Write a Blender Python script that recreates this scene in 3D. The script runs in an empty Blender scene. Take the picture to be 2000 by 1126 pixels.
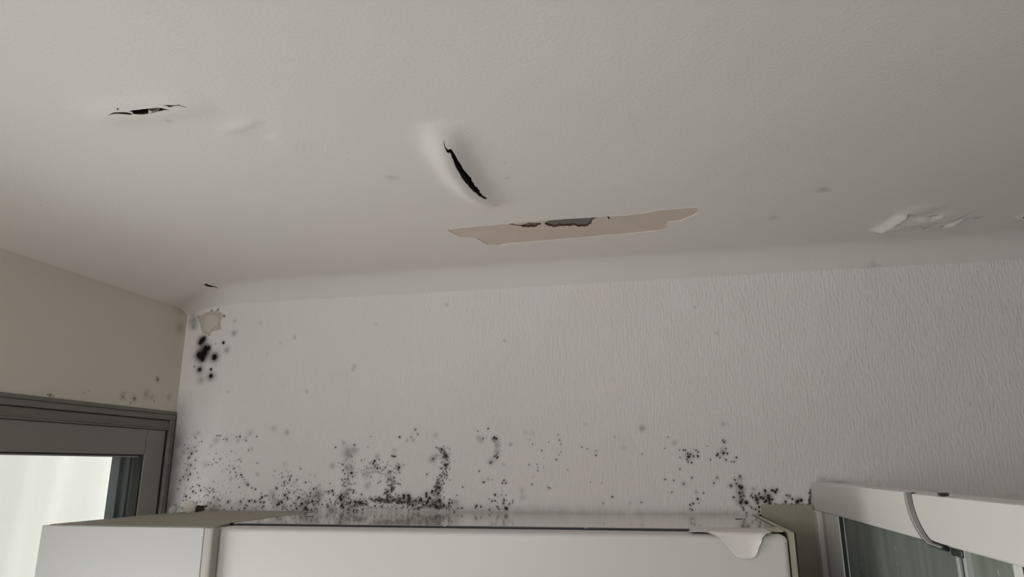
import bpy, bmesh, math, random
import numpy as np
from mathutils import Vector, Matrix
from mathutils.geometry import delaunay_2d_cdt

SC = bpy.context.scene
COL = SC.collection
RND = random.Random(11)

# ------------------------------------------------------------------ camera
FPX, YAW, PITCH, ROLL = 1342.35, -0.201915, 0.254238, 0.004705
_cy, _sy, _cp, _sp = math.cos(YAW), math.sin(YAW), math.cos(PITCH), math.sin(PITCH)
_f = np.array([_sy * _cp, _cy * _cp, _sp])
_r = np.array([_cy, -_sy, 0.0])
_d = np.cross(_f, _r)
_cr, _sr = math.cos(ROLL), math.sin(ROLL)
RT, DN, FW = _cr * _r + _sr * _d, -_sr * _r + _cr * _d, _f
cam_data = bpy.data.cameras.new('camera')
cam_data.sensor_fit = 'HORIZONTAL'
cam_data.sensor_width = 36.0
cam_data.lens = 36.0 * FPX / 2000.0
cam_data.clip_start = 0.02
cam = bpy.data.objects.new('camera', cam_data)
COL.objects.link(cam)
cam.matrix_world = Matrix(((RT[0], -DN[0], -FW[0], 0), (RT[1], -DN[1], -FW[1], 0), (RT[2], -DN[2], -FW[2], 0), (0, 0, 0, 1)))
SC.camera = cam

# ------------------------------------------------------------------ world, lights, exposure
SC.view_settings.view_transform = 'Standard'
SC.view_settings.look = 'None'
SC.view_settings.gamma = 1.0
SC.view_settings.use_curve_mapping = False
SC.view_settings.exposure = 0.0
SC.cycles.max_bounces = 10
SC.cycles.diffuse_bounces = 6

world = bpy.data.worlds.new('sky')
SC.world = world
world.use_nodes = True
world.node_tree.nodes['Background'].inputs['Color'].default_value = (1.0, 0.985, 0.95, 1)
world.node_tree.nodes['Background'].inputs['Strength'].default_value = 1.55


def area(name, loc, direction, sx, sy, power, color):
    L = bpy.data.lights.new(name, 'AREA')
    L.shape = 'RECTANGLE'
    L.size, L.size_y = sx, sy
    L.energy = power
    L.color = color
    o = bpy.data.objects.new(name, L)
    COL.objects.link(o)
    o.location = loc
    o.rotation_euler = Vector(direction).to_track_quat('-Z', 'Z').to_euler()
    return o


# daylight entering through the part of the side window nearer the viewer, and an added unseen fill lamp behind the viewer
area('window_daylight', (-1.688, 0.77, -1.02), (1, 0.0, 0.0), 1.25, 1.0, 14.0, (1.0, 0.99, 0.975))
area('rear_fill_light', (-1.22, -2.15, 0.1), (0.0, 1, 0.0), 0.85, 0.9, 25.5, (1.0, 0.995, 0.995))

# ------------------------------------------------------------------ room constants (metres, viewer's eye at the origin)
WL, WB, WR, WF = -1.68, 2.20, 2.60, -2.20      # left, back, right, front walls
ZF, ZC, ZW = -1.75, 0.645, 0.585               # floor, ceiling, top of the wall under the cove


def ray(px, py):
    return RT * ((px - 1000) / FPX) + DN * ((py - 563) / FPX) + FW


def onX(px, py, X):
    r = ray(px, py)
    return r * X / r[0]


def onY(px, py, Y):
    r = ray(px, py)
    return r * Y / r[1]


def onZ(px, py, Z):
    r = ray(px, py)
    return r * Z / r[2]


# ------------------------------------------------------------------ materials
def nodes_of(m):
    m.use_nodes = True
    return m.node_tree, m.node_tree.nodes['Principled BSDF']


def mat(name, color, rough=0.6, metal=0.0, spec=0.5, var=0.0, vscale=8.0, bump=0.0, bscale=60.0, stretch=(1, 1, 1), coat=0.0):
    m = bpy.data.materials.new(name)
    nt, b = nodes_of(m)
    b.inputs['Base Color'].default_value = (*color, 1)
    b.inputs['Roughness'].default_value = rough
    b.inputs['Metallic'].default_value = metal
    b.inputs['Specular IOR Level'].default_value = spec
    b.inputs['Coat Weight'].default_value = coat
    tc = nt.nodes.new('ShaderNodeTexCoord')
    mp = nt.nodes.new('ShaderNodeMapping')
    mp.inputs['Scale'].default_value = stretch
    nt.links.new(tc.outputs['Object'], mp.inputs['Vector'])
    if var > 0:
        n = nt.nodes.new('ShaderNodeTexNoise')
        n.inputs['Scale'].default_value = vscale
        n.inputs['Detail'].default_value = 5
        nt.links.new(mp.outputs['Vector'], n.inputs['Vector'])
        mx = nt.nodes.new('ShaderNodeMixRGB')
        mx.inputs['Color1'].default_value = (*[c * (1 - var) for c in color], 1)
        mx.inputs['Color2'].default_value = (*[min(1, c * (1 + var)) for c in color], 1)
        nt.links.new(n.outputs['Fac'], mx.inputs['Fac'])
        nt.links.new(mx.outputs['Color'], b.inputs['Base Color'])
    if bump > 0:
        n2 = nt.nodes.new('ShaderNodeTexNoise')
        n2.inputs['Scale'].default_value = bscale
        n2.inputs['Detail'].default_value = 4
        nt.links.new(mp.outputs['Vector'], n2.inputs['Vector'])
        bp = nt.nodes.new('ShaderNodeBump')
        bp.inputs['Strength'].default_value = bump
        bp.inputs['Distance'].default_value = 0.002
        nt.links.new(n2.outputs['Fac'], bp.inputs['Height'])
        nt.links.new(bp.outputs['Normal'], b.inputs['Normal'])
    return m


def wall_mat(name, color, bump, bscale, stretch, rough=0.7, dist=0.002):
    """painted wall; attribute 'stain': r = dark mould, g = brown damp stain"""
    m = mat(name, color, rough, spec=0.3)
    nt, b = nodes_of(m)
    tc = nt.nodes.new('ShaderNodeTexCoord')
    at = nt.nodes.new('ShaderNodeAttribute')
    at.attribute_name = 'stain'
    sp = nt.nodes.new('ShaderNodeSeparateColor')
    nt.links.new(at.outputs['Color'], sp.inputs['Color'])
    big = nt.nodes.new('ShaderNodeTexNoise')
    big.inputs['Scale'].default_value = 2.2
    big.inputs['Detail'].default_value = 3
    nt.links.new(tc.outputs['Object'], big.inputs['Vector'])
    m0 = nt.nodes.new('ShaderNodeMixRGB')
    m0.inputs['Color1'].default_value = (*[c * 0.95 for c in color], 1)
    m0.inputs['Color2'].default_value = (*[c * 1.04 for c in color], 1)
    nt.links.new(big.outputs['Fac'], m0.inputs['Fac'])
    m1 = nt.nodes.new('ShaderNodeMixRGB')
    m1.inputs['Color2'].default_value = (0.25, 0.205, 0.14, 1)
    nt.links.new(sp.outputs['Green'], m1.inputs['Fac'])
    nt.links.new(m0.outputs['Color'], m1.inputs['Color1'])
    m2 = nt.nodes.new('ShaderNodeMixRGB')
    m2.inputs['Color2'].default_value = (0.03, 0.027, 0.022, 1)
    nt.links.new(sp.outputs['Red'], m2.inputs['Fac'])
    nt.links.new(m1.outputs['Color'], m2.inputs['Color1'])
    nt.links.new(m2.outputs['Color'], b.inputs['Base Color'])
    mp = nt.nodes.new('ShaderNodeMapping')
    mp.inputs['Scale'].default_value = stretch
    nt.links.new(tc.outputs['Object'], mp.inputs['Vector'])
    n2 = nt.nodes.new('ShaderNodeTexNoise')
    n2.inputs['Scale'].default_value = bscale
    n2.inputs['Detail'].default_value = 2.5
    nt.links.new(mp.outputs['Vector'], n2.inputs['Vector'])
    bp = nt.nodes.new('ShaderNodeBump')
    bp.inputs['Strength'].default_value = bump
    bp.inputs['Distance'].default_value = dist
    nt.links.new(n2.outputs['Fac'], bp.inputs['Height'])
    nt.links.new(bp.outputs['Normal'], b.inputs['Normal'])
    return m


M = {}
M['ceiling'] = wall_mat('ceiling_paint', (0.84, 0.805, 0.79), 0.22, 130, (1, 1, 1))
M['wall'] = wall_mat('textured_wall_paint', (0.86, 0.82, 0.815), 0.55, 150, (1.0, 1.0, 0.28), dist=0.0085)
M['wall_left'] = wall_mat('shaded_wall_paint', (0.72, 0.685, 0.625), 0.15, 130, (1, 1, 1))  # same paint as the ceiling, darkened to carry the side wall's shade
M['plain'] = mat('plain_wall_paint', (0.46, 0.45, 0.42), 0.8)
M['floor'] = mat('floor_tile', (0.55, 0.52, 0.48), 0.5, var=0.1)
M['plaster'] = mat('bare_plaster', (0.69, 0.60, 0.525), 0.9, var=0.07, vscale=14, bump=0.2, bscale=90)
M['concrete'] = mat('grey_concrete', (0.21, 0.19, 0.178), 0.95, var=0.5, vscale=160, bump=0.9, bscale=220)
M['brownedge'] = mat('shaded_crumbled_edge', (0.09, 0.055, 0.035), 0.95, var=0.5, vscale=120, bump=0.6, bscale=200)
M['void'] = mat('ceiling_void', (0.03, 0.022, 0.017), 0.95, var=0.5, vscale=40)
M['scar'] = mat('old_plaster', (0.56, 0.51, 0.455), 0.9, var=0.18, vscale=45, bump=0.3, bscale=90)
M['scar_light'] = mat('pale_plaster', (0.66, 0.62, 0.56), 0.9, var=0.08, vscale=40, bump=0.2, bscale=90)
M['mould'] = mat('black_mould', (0.058, 0.045, 0.031), 0.95, spec=0.1, var=0.6, vscale=60)
M['mould_black'] = mat('sooty_mould', (0.014, 0.012, 0.010), 0.95, spec=0.1, var=0.5, vscale=60)
M['mould_soft'] = mat('grey_green_mould', (0.17, 0.155, 0.125), 0.95, spec=0.1, var=0.45, vscale=90)
M['alu'] = mat('grey_window_paint', (0.235, 0.24, 0.215), 0.45, var=0.08, vscale=6, stretch=(6, 0.6, 6))
M['alu_dirty'] = mat('dirty_grey_window_paint', (0.19, 0.185, 0.16), 0.6, var=0.35, vscale=14, stretch=(3, 0.5, 3))
M['rubber'] = mat('black_rubber', (0.012, 0.012, 0.012), 0.6)
M['bead'] = mat('pale_bead', (0.42, 0.44, 0.44), 0.4)
M['guide'] = mat('dark_blue_grey_paint', (0.03, 0.04, 0.046), 0.45)
M['guide_pale'] = mat('mid_blue_grey_paint', (0.075, 0.092, 0.10), 0.45)
M['white_door'] = mat('white_door_lacquer', (0.65, 0.63, 0.61), 0.42, var=0.015, vscale=3)
M['white_door_cool'] = mat('cool_white_lacquer', (0.52, 0.525, 0.515), 0.42, var=0.015, vscale=3)
M['top_gloss'] = mat('glossy_white_top', (0.55, 0.52, 0.47), 0.13, spec=0.6, var=0.06, vscale=6, coat=0.5)
M['top_beige'] = mat('dusty_beige_top', (0.36, 0.335, 0.285), 0.7, var=0.12, vscale=9)
M['strip'] = mat('satin_aluminium', (0.42, 0.40, 0.37), 0.5, metal=0.1)
M['side_beige'] = mat('yellowed_side_panel', (0.47, 0.44, 0.36), 0.6, var=0.22, vscale=25)
M['board'] = mat('grimy_beige_board', (0.40, 0.385, 0.31), 0.7, var=0.25, vscale=16)
M['film'] = mat('white_plastic_film', (0.72, 0.685, 0.66), 0.5)
M['pvc'] = mat('white_plastic', (0.74, 0.745, 0.715), 0.33, var=0.012, vscale=3)
M['pvc_grey'] = mat('grey_white_plastic', (0.50, 0.495, 0.45), 0.4, var=0.05, vscale=8)
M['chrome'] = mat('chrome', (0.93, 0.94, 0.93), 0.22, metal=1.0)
M['chrome_grey_reflection'] = mat('chrome_painted_grey', (0.40, 0.42, 0.41), 0.3, metal=0.9)
M['chrome_dark_reflection'] = mat('chrome_painted_dark', (0.15, 0.155, 0.15), 0.22, metal=1.0)
M['seal'] = mat('clear_seal', (0.42, 0.47, 0.44), 0.25)
M['darkgreen'] = mat('dark_green_gap', (0.02, 0.035, 0.028), 0.3)
M['flake'] = mat('dry_paint_flake', (0.74, 0.69, 0.64), 0.8, var=0.06, vscale=60)
M['flake_grey'] = mat('grey_paint_flake', (0.40, 0.40, 0.38), 0.7, var=0.15, vscale=60)
M['dark_brown'] = mat('matte_dark_brown', (0.055, 0.042, 0.032), 0.9, var=0.3, vscale=60)


def cloth_mat():
    m = bpy.data.materials.new('white_sheet_fabric')
    m.use_nodes = True
    nt = m.node_tree
    nt.nodes.clear()
    out = nt.nodes.new('ShaderNodeOutputMaterial')
    d = nt.nodes.new('ShaderNodeBsdfDiffuse')
    t = nt.nodes.new('ShaderNodeBsdfTranslucent')
    mx = nt.nodes.new('ShaderNodeMixShader')
    tc = nt.nodes.new('ShaderNodeTexCoord')
    n = nt.nodes.new('ShaderNodeTexNoise')
    n.inputs['Scale'].default_value = 5
    mp = nt.nodes.new('ShaderNodeMapping')
    mp.inputs['Scale'].default_value = (1, 2, 0.2)
    cr = nt.nodes.new('ShaderNodeMixRGB')
    cr.inputs['Color1'].default_value = (0.74, 0.735, 0.715, 1)
    cr.inputs['Color2'].default_value = (0.86, 0.845, 0.815, 1)
    nt.links.new(tc.outputs['Object'], mp.inputs['Vector'])
    nt.links.new(mp.outputs['Vector'], n.inputs['Vector'])
    nt.links.new(n.outputs['Fac'], cr.inputs['Fac'])
    nt.links.new(cr.outputs['Color'], t.inputs['Color'])
    d.inputs['Color'].default_value = (0.85, 0.84, 0.81, 1)
    mx.inputs['Fac'].default_value = 0.6
    nt.links.new(d.outputs['BSDF'], mx.inputs[1])
    nt.links.new(t.outputs['BSDF'], mx.inputs[2])
    nt.links.new(mx.outputs['Shader'], out.inputs['Surface'])
    return m


def pane_mat(name, tint, gloss_rough, clear, fog, drops=False):
    """glass sheet: see-through tint + body haze + mirror reflection"""
    m = bpy.data.materials.new(name)
    m.use_nodes = True
    nt = m.node_tree
    nt.nodes.clear()
    out = nt.nodes.new('ShaderNodeOutputMaterial')
    tr = nt.nodes.new('ShaderNodeBsdfTransparent')
    tr.inputs['Color'].default_value = (*tint, 1)
    df = nt.nodes.new('ShaderNodeBsdfDiffuse')
    df.inputs['Color'].default_value = (*fog, 1)
    gl = nt.nodes.new('ShaderNodeBsdfGlossy')
    gl.inputs['Roughness'].default_value = gloss_rough
    fr = nt.nodes.new('ShaderNodeFresnel')
    fr.inputs['IOR'].default_value = 1.45
    a = nt.nodes.new('ShaderNodeMixShader')
    a.inputs['Fac'].default_value = clear
    nt.links.new(df.outputs['BSDF'], a.inputs[1])
    nt.links.new(tr.outputs['BSDF'], a.inputs[2])
    if drops:
        tc = nt.nodes.new('ShaderNodeTexCoord')
        mp = nt.nodes.new('ShaderNodeMapping')
        mp.inputs['Scale'].default_value = (1, 1, 0.45)
        nt.links.new(tc.outputs['Object'], mp.inputs['Vector'])
        vo = nt.nodes.new('ShaderNodeTexVoronoi')
        vo.inputs['Scale'].default_value = 42
        nt.links.new(mp.outputs['Vector'], vo.inputs['Vector'])
        rp = nt.nodes.new('ShaderNodeMapRange')
        rp.inputs['From Min'].default_value = 0.05
        rp.inputs['From Max'].default_value = 0.13
        rp.inputs['To Min'].default_value = 1.0
        rp.inputs['To Max'].default_value = 0.0
        nt.links.new(vo.outputs['Distance'], rp.inputs['Value'])
        mp2 = nt.nodes.new('ShaderNodeMapping')
        mp2.inputs['Scale'].default_value = (1, 16, 1.2)
        nt.links.new(tc.outputs['Object'], mp2.inputs['Vector'])
        ns = nt.nodes.new('ShaderNodeTexNoise')
        ns.inputs['Scale'].default_value = 2.0
        nt.links.new(mp2.outputs['Vector'], ns.inputs['Vector'])
        c1 = nt.nodes.new('ShaderNodeMixRGB')
        c1.inputs['Color1'].default_value = (*[c * 0.6 for c in fog], 1)
        c1.inputs['Color2'].default_value = (*[c * 1.35 for c in fog], 1)
        nt.links.new(ns.outputs['Fac'], c1.inputs['Fac'])
        c2 = nt.nodes.new('ShaderNodeMixRGB')
        c2.inputs['Color2'].default_value = (0.55, 0.6, 0.55, 1)
        nt.links.new(rp.outputs['Result'], c2.inputs['Fac'])
        nt.links.new(c1.outputs['Color'], c2.inputs['Color1'])
        nt.links.new(c2.outputs['Color'], df.inputs['Color'])
    b = nt.nodes.new('ShaderNodeMixShader')
    ge = nt.nodes.new('ShaderNodeNewGeometry')
    inv = nt.nodes.new('ShaderNodeMath')
    inv.operation = 'SUBTRACT'
    inv.inputs[0].default_value = 1.0
    nt.links.new(ge.outputs['Backfacing'], inv.inputs[1])
    mu = nt.nodes.new('ShaderNodeMath')
    mu.operation = 'MULTIPLY'
    nt.links.new(fr.outputs['Fac'], mu.inputs[0])
    nt.links.new(inv.outputs['Value'], mu.inputs[1])
    nt.links.new(mu.outputs['Value'], b.inputs['Fac'])
    nt.links.new(a.outputs['Shader'], b.inputs[1])
    nt.links.new(gl.outputs['BSDF'], b.inputs[2])
    nt.links.new(b.outputs['Shader'], out.inputs['Surface'])
    return m


M['cloth'] = cloth_mat()
M['glass'] = pane_mat('window_glass', (0.95, 0.97, 0.96), 0.02, 0.98, (0.5, 0.5, 0.5))
M['green_glass'] = pane_mat('green_tinted_glass', (0.50, 0.60, 0.54), 0.12, 0.35, (0.30, 0.345, 0.30), drops=True)


# ------------------------------------------------------------------ helpers
def link(name, verts, faces, m, parent=None, smooth=False, mats=None, fmat=None):
    me = bpy.data.meshes.new(name)
    me.from_pydata([tuple(map(float, v)) for v in verts], [], faces)
    for x in (mats or [m]):
        me.materials.append(x)
    if fmat is not None:
        me.polygons.foreach_set('material_index', fmat)
    if smooth:
        me.polygons.foreach_set('use_smooth', [True] * len(me.polygons))
    me.update()
    o = bpy.data.objects.new(name, me)
    COL.objects.link(o)
    if parent is not None:
        o.parent = parent
        o.matrix_parent_inverse = Matrix.Translation(-Vector(parent.location))
    return o


def link_bm(name, bm, m, parent=None, smooth=False, mats=None):
    bmesh.ops.recalc_face_normals(bm, faces=bm.faces[:])
    me = bpy.data.meshes.new(name)
    bm.to_mesh(me)
    bm.free()
    for x in (mats or [m]):
        me.materials.append(x)
    if smooth:
        me.polygons.foreach_set('use_smooth', [True] * len(me.polygons))
    o = bpy.data.objects.new(name, me)
    COL.objects.link(o)
    if parent is not None:
        o.parent = parent
        o.matrix_parent_inverse = Matrix.Translation(-Vector(parent.location))
    return o


def bm_box(bm, a, b, bevel=0.0, seg=2):
    g = bmesh.ops.create_cube(bm, size=1.0)
    vs = g['verts']
    c = [(a[i] + b[i]) / 2 for i in range(3)]
    s = [abs(b[i] - a[i]) for i in range(3)]
    for v in vs:
        v.co = Vector((c[0] + v.co.x * s[0], c[1] + v.co.y * s[1], c[2] + v.co.z * s[2]))
    if bevel > 0:
        es = list({e for v in vs for e in v.link_edges})
        bmesh.ops.bevel(bm, geom=es, offset=bevel, segments=seg, affect='EDGES', profile=0.5)


def box(name, a, b, m, parent=None, bevel=0.0, seg=2):
    bm = bmesh.new()
    bm_box(bm, a, b, bevel, seg)
    return link_bm(name, bm, m, parent)


def prism(name, poly, offset, m, parent=None, bevel=0.0, seg=2):
    """polygon of 3-D points extruded by offset"""
    bm = bmesh.new()
    vs = [bm.verts.new(Vector(map(float, p))) for p in poly]
    f = bm.faces.new(vs)
    r = bmesh.ops.extrude_face_region(bm, geom=[f])
    for v in [g for g in r['geom'] if isinstance(g, bmesh.types.BMVert)]:
        v.co += Vector(offset)
    if bevel > 0:
        bmesh.ops.bevel(bm, geom=bm.edges[:], offset=bevel, segments=seg, affect='EDGES', profile=0.5, clamp_overlap=True)
    return link_bm(name, bm, m, parent)


def empty(name, loc, label, cat, group=None):
    o = bpy.data.objects.new(name, None)
    o.empty_display_size = 0.1
    COL.objects.link(o)
    o.location = loc
    return tag(o, label, cat, group)


def tag(o, label, cat, group=None, kind=None):
    if label:
        o['label'] = label
    if cat:
        o['category'] = cat
    if group:
        o['group'] = group
    if kind:
        o['kind'] = kind
    return o


def structure(o, label=None):
    o['kind'] = 'structure'
    if label:
        o['label'] = label
    return o


# ------------------------------------------------------------------ mould: where it grows (photo points put on the wall they lie on)
SPOTS = []          # (wall, cluster, px, py, r_px, darkness, dot?, brown)


def sp(cl, pts, r=2.2, dark=0.8, dot=True, wall='b', brown=0.0, o=(0, 0), s=1.0):
    for p in pts:
        k = p[2] if len(p) > 2 else 1.0
        SPOTS.append((wall, cl, o[0] + p[0] / s, o[1] + p[1] / s, r * k, dark, dot, brown))


def stroke(cl, path, width, n, r0, r1, dark=0.75, dotp=0.75, wall='b'):
    seg = []
    for a, b in zip(path[:-1], path[1:]):
        seg.append(math.hypot(b[0] - a[0], b[1] - a[1]))
    tot = sum(seg)
    for _ in range(n):
        t = RND.random() * tot
        i = 0
        while i < len(seg) - 1 and t > seg[i]:
            t -= seg[i]
            i += 1
        a, b = path[i], path[i + 1]
        u = t / max(seg[i], 1e-6)
        x = a[0] + (b[0] - a[0]) * u + RND.gauss(0, width / 2.2)
        y = a[1] + (b[1] - a[1]) * u + RND.gauss(0, width / 2.2)
        if y > 997:
            y = 997 - RND.random() * 6
        r = r0 + (r1 - r0) * RND.random() ** 2.2
        SPOTS.append((wall, cl, x, y, r, dark * (0.6 + 0.5 * RND.random()), RND.random() < dotp, 0.0))


C_CORNER, C_LEFT, C_BAND, C_COLS, C_JAY, C_HOOK, C_MID, C_RIGHT, C_END, C_SIDE, C_CEIL, C_BLIS = (
    'corner', 'left', 'band', 'cols', 'jay', 'hook', 'mid', 'right', 'end', 'side', 'ceil', 'blister')

# black blotches under the corner
A = dict(o=(300, 520), s=4.33)
sp(C_CORNER, [(410, 625, 1.2), (395, 645, .8), (425, 610, .8), (440, 700, 1.4), (465, 690, .9), (405, 760, 1.6), (425, 735, 1.6), (385, 745, 1.2),
              (415, 785, .9), (515, 765, 1.25), (590, 645, .55), (485, 870, .5), (485, 925, .8), (390, 870, .8)], r=5.6, dark=0.98, **A)
sp(C_CORNER, [(490, 375, 1), (545, 368, .8), (550, 355, .6), (535, 372, .6), (597, 420, 1.1), (345, 845, .8), (525, 655, .6), (380, 425, .9), (470, 580, .7),
              (557, 690, .3), (530, 840, .4), (440, 590, .6)], r=2.1, dark=0.95, **A)
sp(C_CORNER, [(335, 455, 1.5), (340, 510, 1.1), (515, 765, 1.6), (390, 875, 1.4), (485, 930, 1.5), (400, 750, 2.2), (430, 700, 1.9), (410, 630, 1.6), (620, 705, .9), (680, 565, .9)], r=7.0, dark=0.5, dot=False, **A)
sp(C_CORNER, [(335, 300, 1), (320, 250, 1.1), (400, 960, .9), (330, 400, .8)], r=9, dark=0.12, dot=False, brown=0.4, **A)
sp(C_CORNER, [(1195, 590, 1), (1070, 650, .7), (960, 740, .7), (625, 1060, .9), (1290, 1050, .9), (920, 910, .5), (820, 615, .4), (685, 460, 1.4), (905, 480, 1.2)], r=3.2, dark=0.22, dot=False, **A)

# left field beside the window
A = dict(o=(330, 820), s=5.632)
sp(C_LEFT, [(290, 190), (285, 295, 1.1), (250, 370, 1.4), (220, 415, 1.4), (240, 495, 1.3), (195, 545, 1.1), (235, 595, 1.4), (155, 625, 1.2), (120, 660, 1.2), (100, 755),
            (205, 310, .8), (210, 655), (285, 530, .9), (270, 170, .5), (290, 440), (175, 270, .8), (165, 350, .8), (300, 340), (565, 172, .9), (600, 210, .8), (635, 210, .9), (780, 180, 1.3), (740, 185, .8),
            (850, 225), (965, 180), (530, 170, .8), (360, 235, .8), (520, 365, .7), (685, 340, .8), (875, 330, .9), (770, 432, .9), (795, 455, .8), (765, 508, .7), (715, 530, 1.4), (735, 575), (740, 612),
            (735, 632, .7), (665, 500, .8), (675, 572, .9), (640, 540, .6), (795, 600, 1.4), (808, 628), (830, 655, .7), (970, 470, .9), (520, 465, .9), (475, 485, .8), (435, 490, .8), (495, 430, .8),
            (565, 425), (450, 460, .6), (310, 580, .8), (325, 632, .8), (870, 710, 1.5), (910, 742), (950, 758, 1.2), (775, 735, .9), (655, 745, .5), (680, 790, .6),
            (335, 720, 1.3), (350, 772, 1.3), (265, 785, 1.5), (295, 800), (260, 730), (240, 752, .8), (310, 708, .8), (390, 740, .8), (415, 760, .9), (450, 745), (450, 795), (490, 760, 1.1), (495, 788, .9),
            (410, 820, .8), (430, 830, .8), (385, 835, .7), (495, 845, 1.2), (540, 860, .8), (455, 910), (430, 905, .7), (410, 945, 1.5), (345, 895), (310, 900), (190, 835, 1.6), (230, 855), (190, 885, 1.1),
            (155, 882, .9), (475, 992, 1.2), (495, 945, .7), (550, 885, .7), (570, 875, .6), (560, 940, .7), (605, 985, 1.1), (650, 898, 1.8), (690, 965), (660, 1005, .8), (790, 895, 1.4), (820, 860, .7),
            (770, 985), (830, 970, 1.3), (860, 940, 1.2), (885, 890, 1.6), (910, 880), (945, 890, 1.6), (1025, 845, 1.7), (1010, 900, 1.4), (1045, 902, 1.6), (1000, 868, 1.1), (1060, 830), (1040, 945, 1.3), (1025, 962)],
   r=1.9, dark=0.85, **A)
sp(C_LEFT, [(320, 140, 1), (520, 220, 1.2), (640, 215, .9), (895, 140, 1.1), (840, 200, .8), (760, 225, .9), (465, 285, .7), (975, 595, .8), (910, 320, .7), (680, 650, .8), (790, 905, 1.1), (240, 340, 1.6), (220, 500, 1.6), (200, 600, 1.5), (1300, 135, 1.1), (1150, 90, 1.1), (400, 490, 1.1), (850, 690, 1.1)],
   r=5.5, dark=0.28, dot=False, **A)
stroke(C_LEFT, [(372, 845), (368, 900), (358, 950), (352, 990)], 18, 70, 0.7, 1.6, 0.7, 0.6)
stroke(C_LEFT, [(400, 940), (440, 970), (430, 990), (380, 985)], 26, 90, 0.6, 1.6, 0.7, 0.7)
stroke(C_LEFT, [(410, 850), (500, 850)], 10, 30, 0.6, 1.3, 0.5, 0.5)
stroke(C_LEFT, [(420, 900), (470, 920), (460, 950)], 34, 70, 0.6, 1.3, 0.55, 0.5)
stroke(C_LEFT, [(470, 985), (530, 975)], 16, 40, 0.8, 2.0, 0.8, 0.8)

# thick band along the bottom of the wall
A = dict(o=(540, 820), s=5.632)
sp(C_BAND, [(90, 825, 1.2), (120, 855, 1.2), (250, 850, 1.2), (140, 795, 1.1), (280, 920, 1.9), (320, 968, 2.2), (340, 985, 1.4), (395, 890, 1.7), (615, 780, 1.5), (575, 782, 1.1), (700, 850, 2.2), (712, 872, 2.2),
            (715, 825, 1.2), (720, 935, 1.8), (735, 960, 1.3), (565, 950, 1.4), (925, 910, 2.3), (905, 895, 1.2), (865, 900, 1.3), (985, 925, 1.3), (1130, 850, 1.2), (0, 745, 1.2), (30, 920, 1.4), (60, 900, 1.4), (10, 930, 1.4),
            (225, 655, .8), (145, 650, 1), (155, 620, .8), (265, 535, .7), (815, 765), (850, 770), (845, 790), (590, 695, .7), (320, 685), (410, 755), (375, 800, 1.2), (370, 835), (810, 910, 1.1), (1350, 185, .8), (1035, 180, .6),
            (650, 300, .9), (1005, 300, .5), (1100, 870, 1.5), (1085, 945, 1.2), (1155, 950, 1.1), (985, 890, 1.1), (1045, 865, 1.2), (860, 940, 1.2), (1400, 830, 1.8)], r=2.3, dark=0.95, **A)
sp(C_BAND, [(450, 810, 2), (460, 830, 1.6), (770, 800, 1.4), (330, 880, 1.7), (750, 895, 1.3)], r=6, dark=0.4, dot=False, **A)
sp(C_BAND, [(430, 600, 1.5), (445, 640, 1.3)], r=6, dark=0.35, dot=False, o=(400, 780), s=3.255)
sp(C_BAND, [(90, 480, 1.0), (200, 690, 1.0), (425, 610, .6), (110, 130, .8)], r=5, dark=0.2, dot=False, **A)
stroke(C_BAND, [(535, 940), (560, 930), (560, 960), (540, 975)], 20, 75, 0.8, 2.0, 0.7, 0.7)
stroke(C_BAND, [(545, 985), (640, 985), (700, 990)], 20, 230, 0.8, 2.6, 0.85, 0.8)
stroke(C_BAND, [(555, 965), (640, 965)], 26, 90, 0.8, 2.2, 0.8, 0.75)
stroke(C_BAND, [(660, 975), (705, 975), (690, 990)], 22, 80, 0.8, 1.9, 0.75, 0.75)
stroke(C_BAND, [(690, 982), (740, 977), (790, 977), (845, 985)], 9, 170, 0.8, 2.4, 0.95, 0.9)
stroke(C_BAND, [(700, 990), (800, 990), (850, 990)], 5, 70, 0.8, 1.8, 0.85, 0.9)
stroke(C_BAND, [(735, 975), (800, 980)], 7, 70, 1.0, 2.6, 0.95, 0.9)

# fuzzy columns above the band
sp(C_COLS, [(825, 580, 1.9), (735, 550, 1.1), (750, 590), (1080, 450, 1.6), (1065, 475, 1.3), (1130, 435, .8), (1345, 520, 1.7), (1340, 545), (1290, 395, 1.3), (1270, 392), (1308, 400), (1110, 530, 1.2), (1200, 520), (1245, 565, .8),
            (1230, 655), (1355, 575, .8), (1120, 690, .8), (1145, 675, .8), (1270, 760, 1.5), (1225, 785, 1.6), (1220, 830, 1.2), (1190, 800, 1.1), (730, 485, 1.1), (755, 650), (790, 648, .9), (840, 620, .9), (720, 655, .9), (860, 270, 1.0), (935, 440, .7)],
   r=2.2, dark=0.8, **A)
sp(C_COLS, [(780, 350, 2.1), (860, 330, 1.5), (740, 250, .9), (790, 390, 1.4), (620, 500, 1.1), (985, 590, 1.5), (1000, 720, 1.2), (1110, 400, 1.1), (1340, 510, 1.2), (760, 800, 1.0), (1250, 630, 1.2), (800, 530, 1.6), (1300, 330, .7), (1090, 520, 1.2), (780, 690, 1.3)],
   r=5.5, dark=0.34, dot=False, **A)
stroke(C_COLS, [(672, 905), (690, 925), (672, 950), (680, 970)], 17, 130, 0.7, 1.7, 0.7, 0.65)
stroke(C_COLS, [(676, 880), (695, 882)], 15, 36, 0.7, 1.4, 0.4, 0.35)
stroke(C_COLS, [(712, 925), (728, 900), (740, 905), (720, 940)], 15, 85, 0.7, 1.6, 0.65, 0.6)
stroke(C_COLS, [(742, 910), (760, 930), (768, 915), (778, 905)], 13, 85, 0.7, 1.7, 0.7, 0.65)
stroke(C_COLS, [(770, 935), (768, 950), (755, 970)], 13, 110, 0.8, 2.2, 0.9, 0.8)

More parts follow.
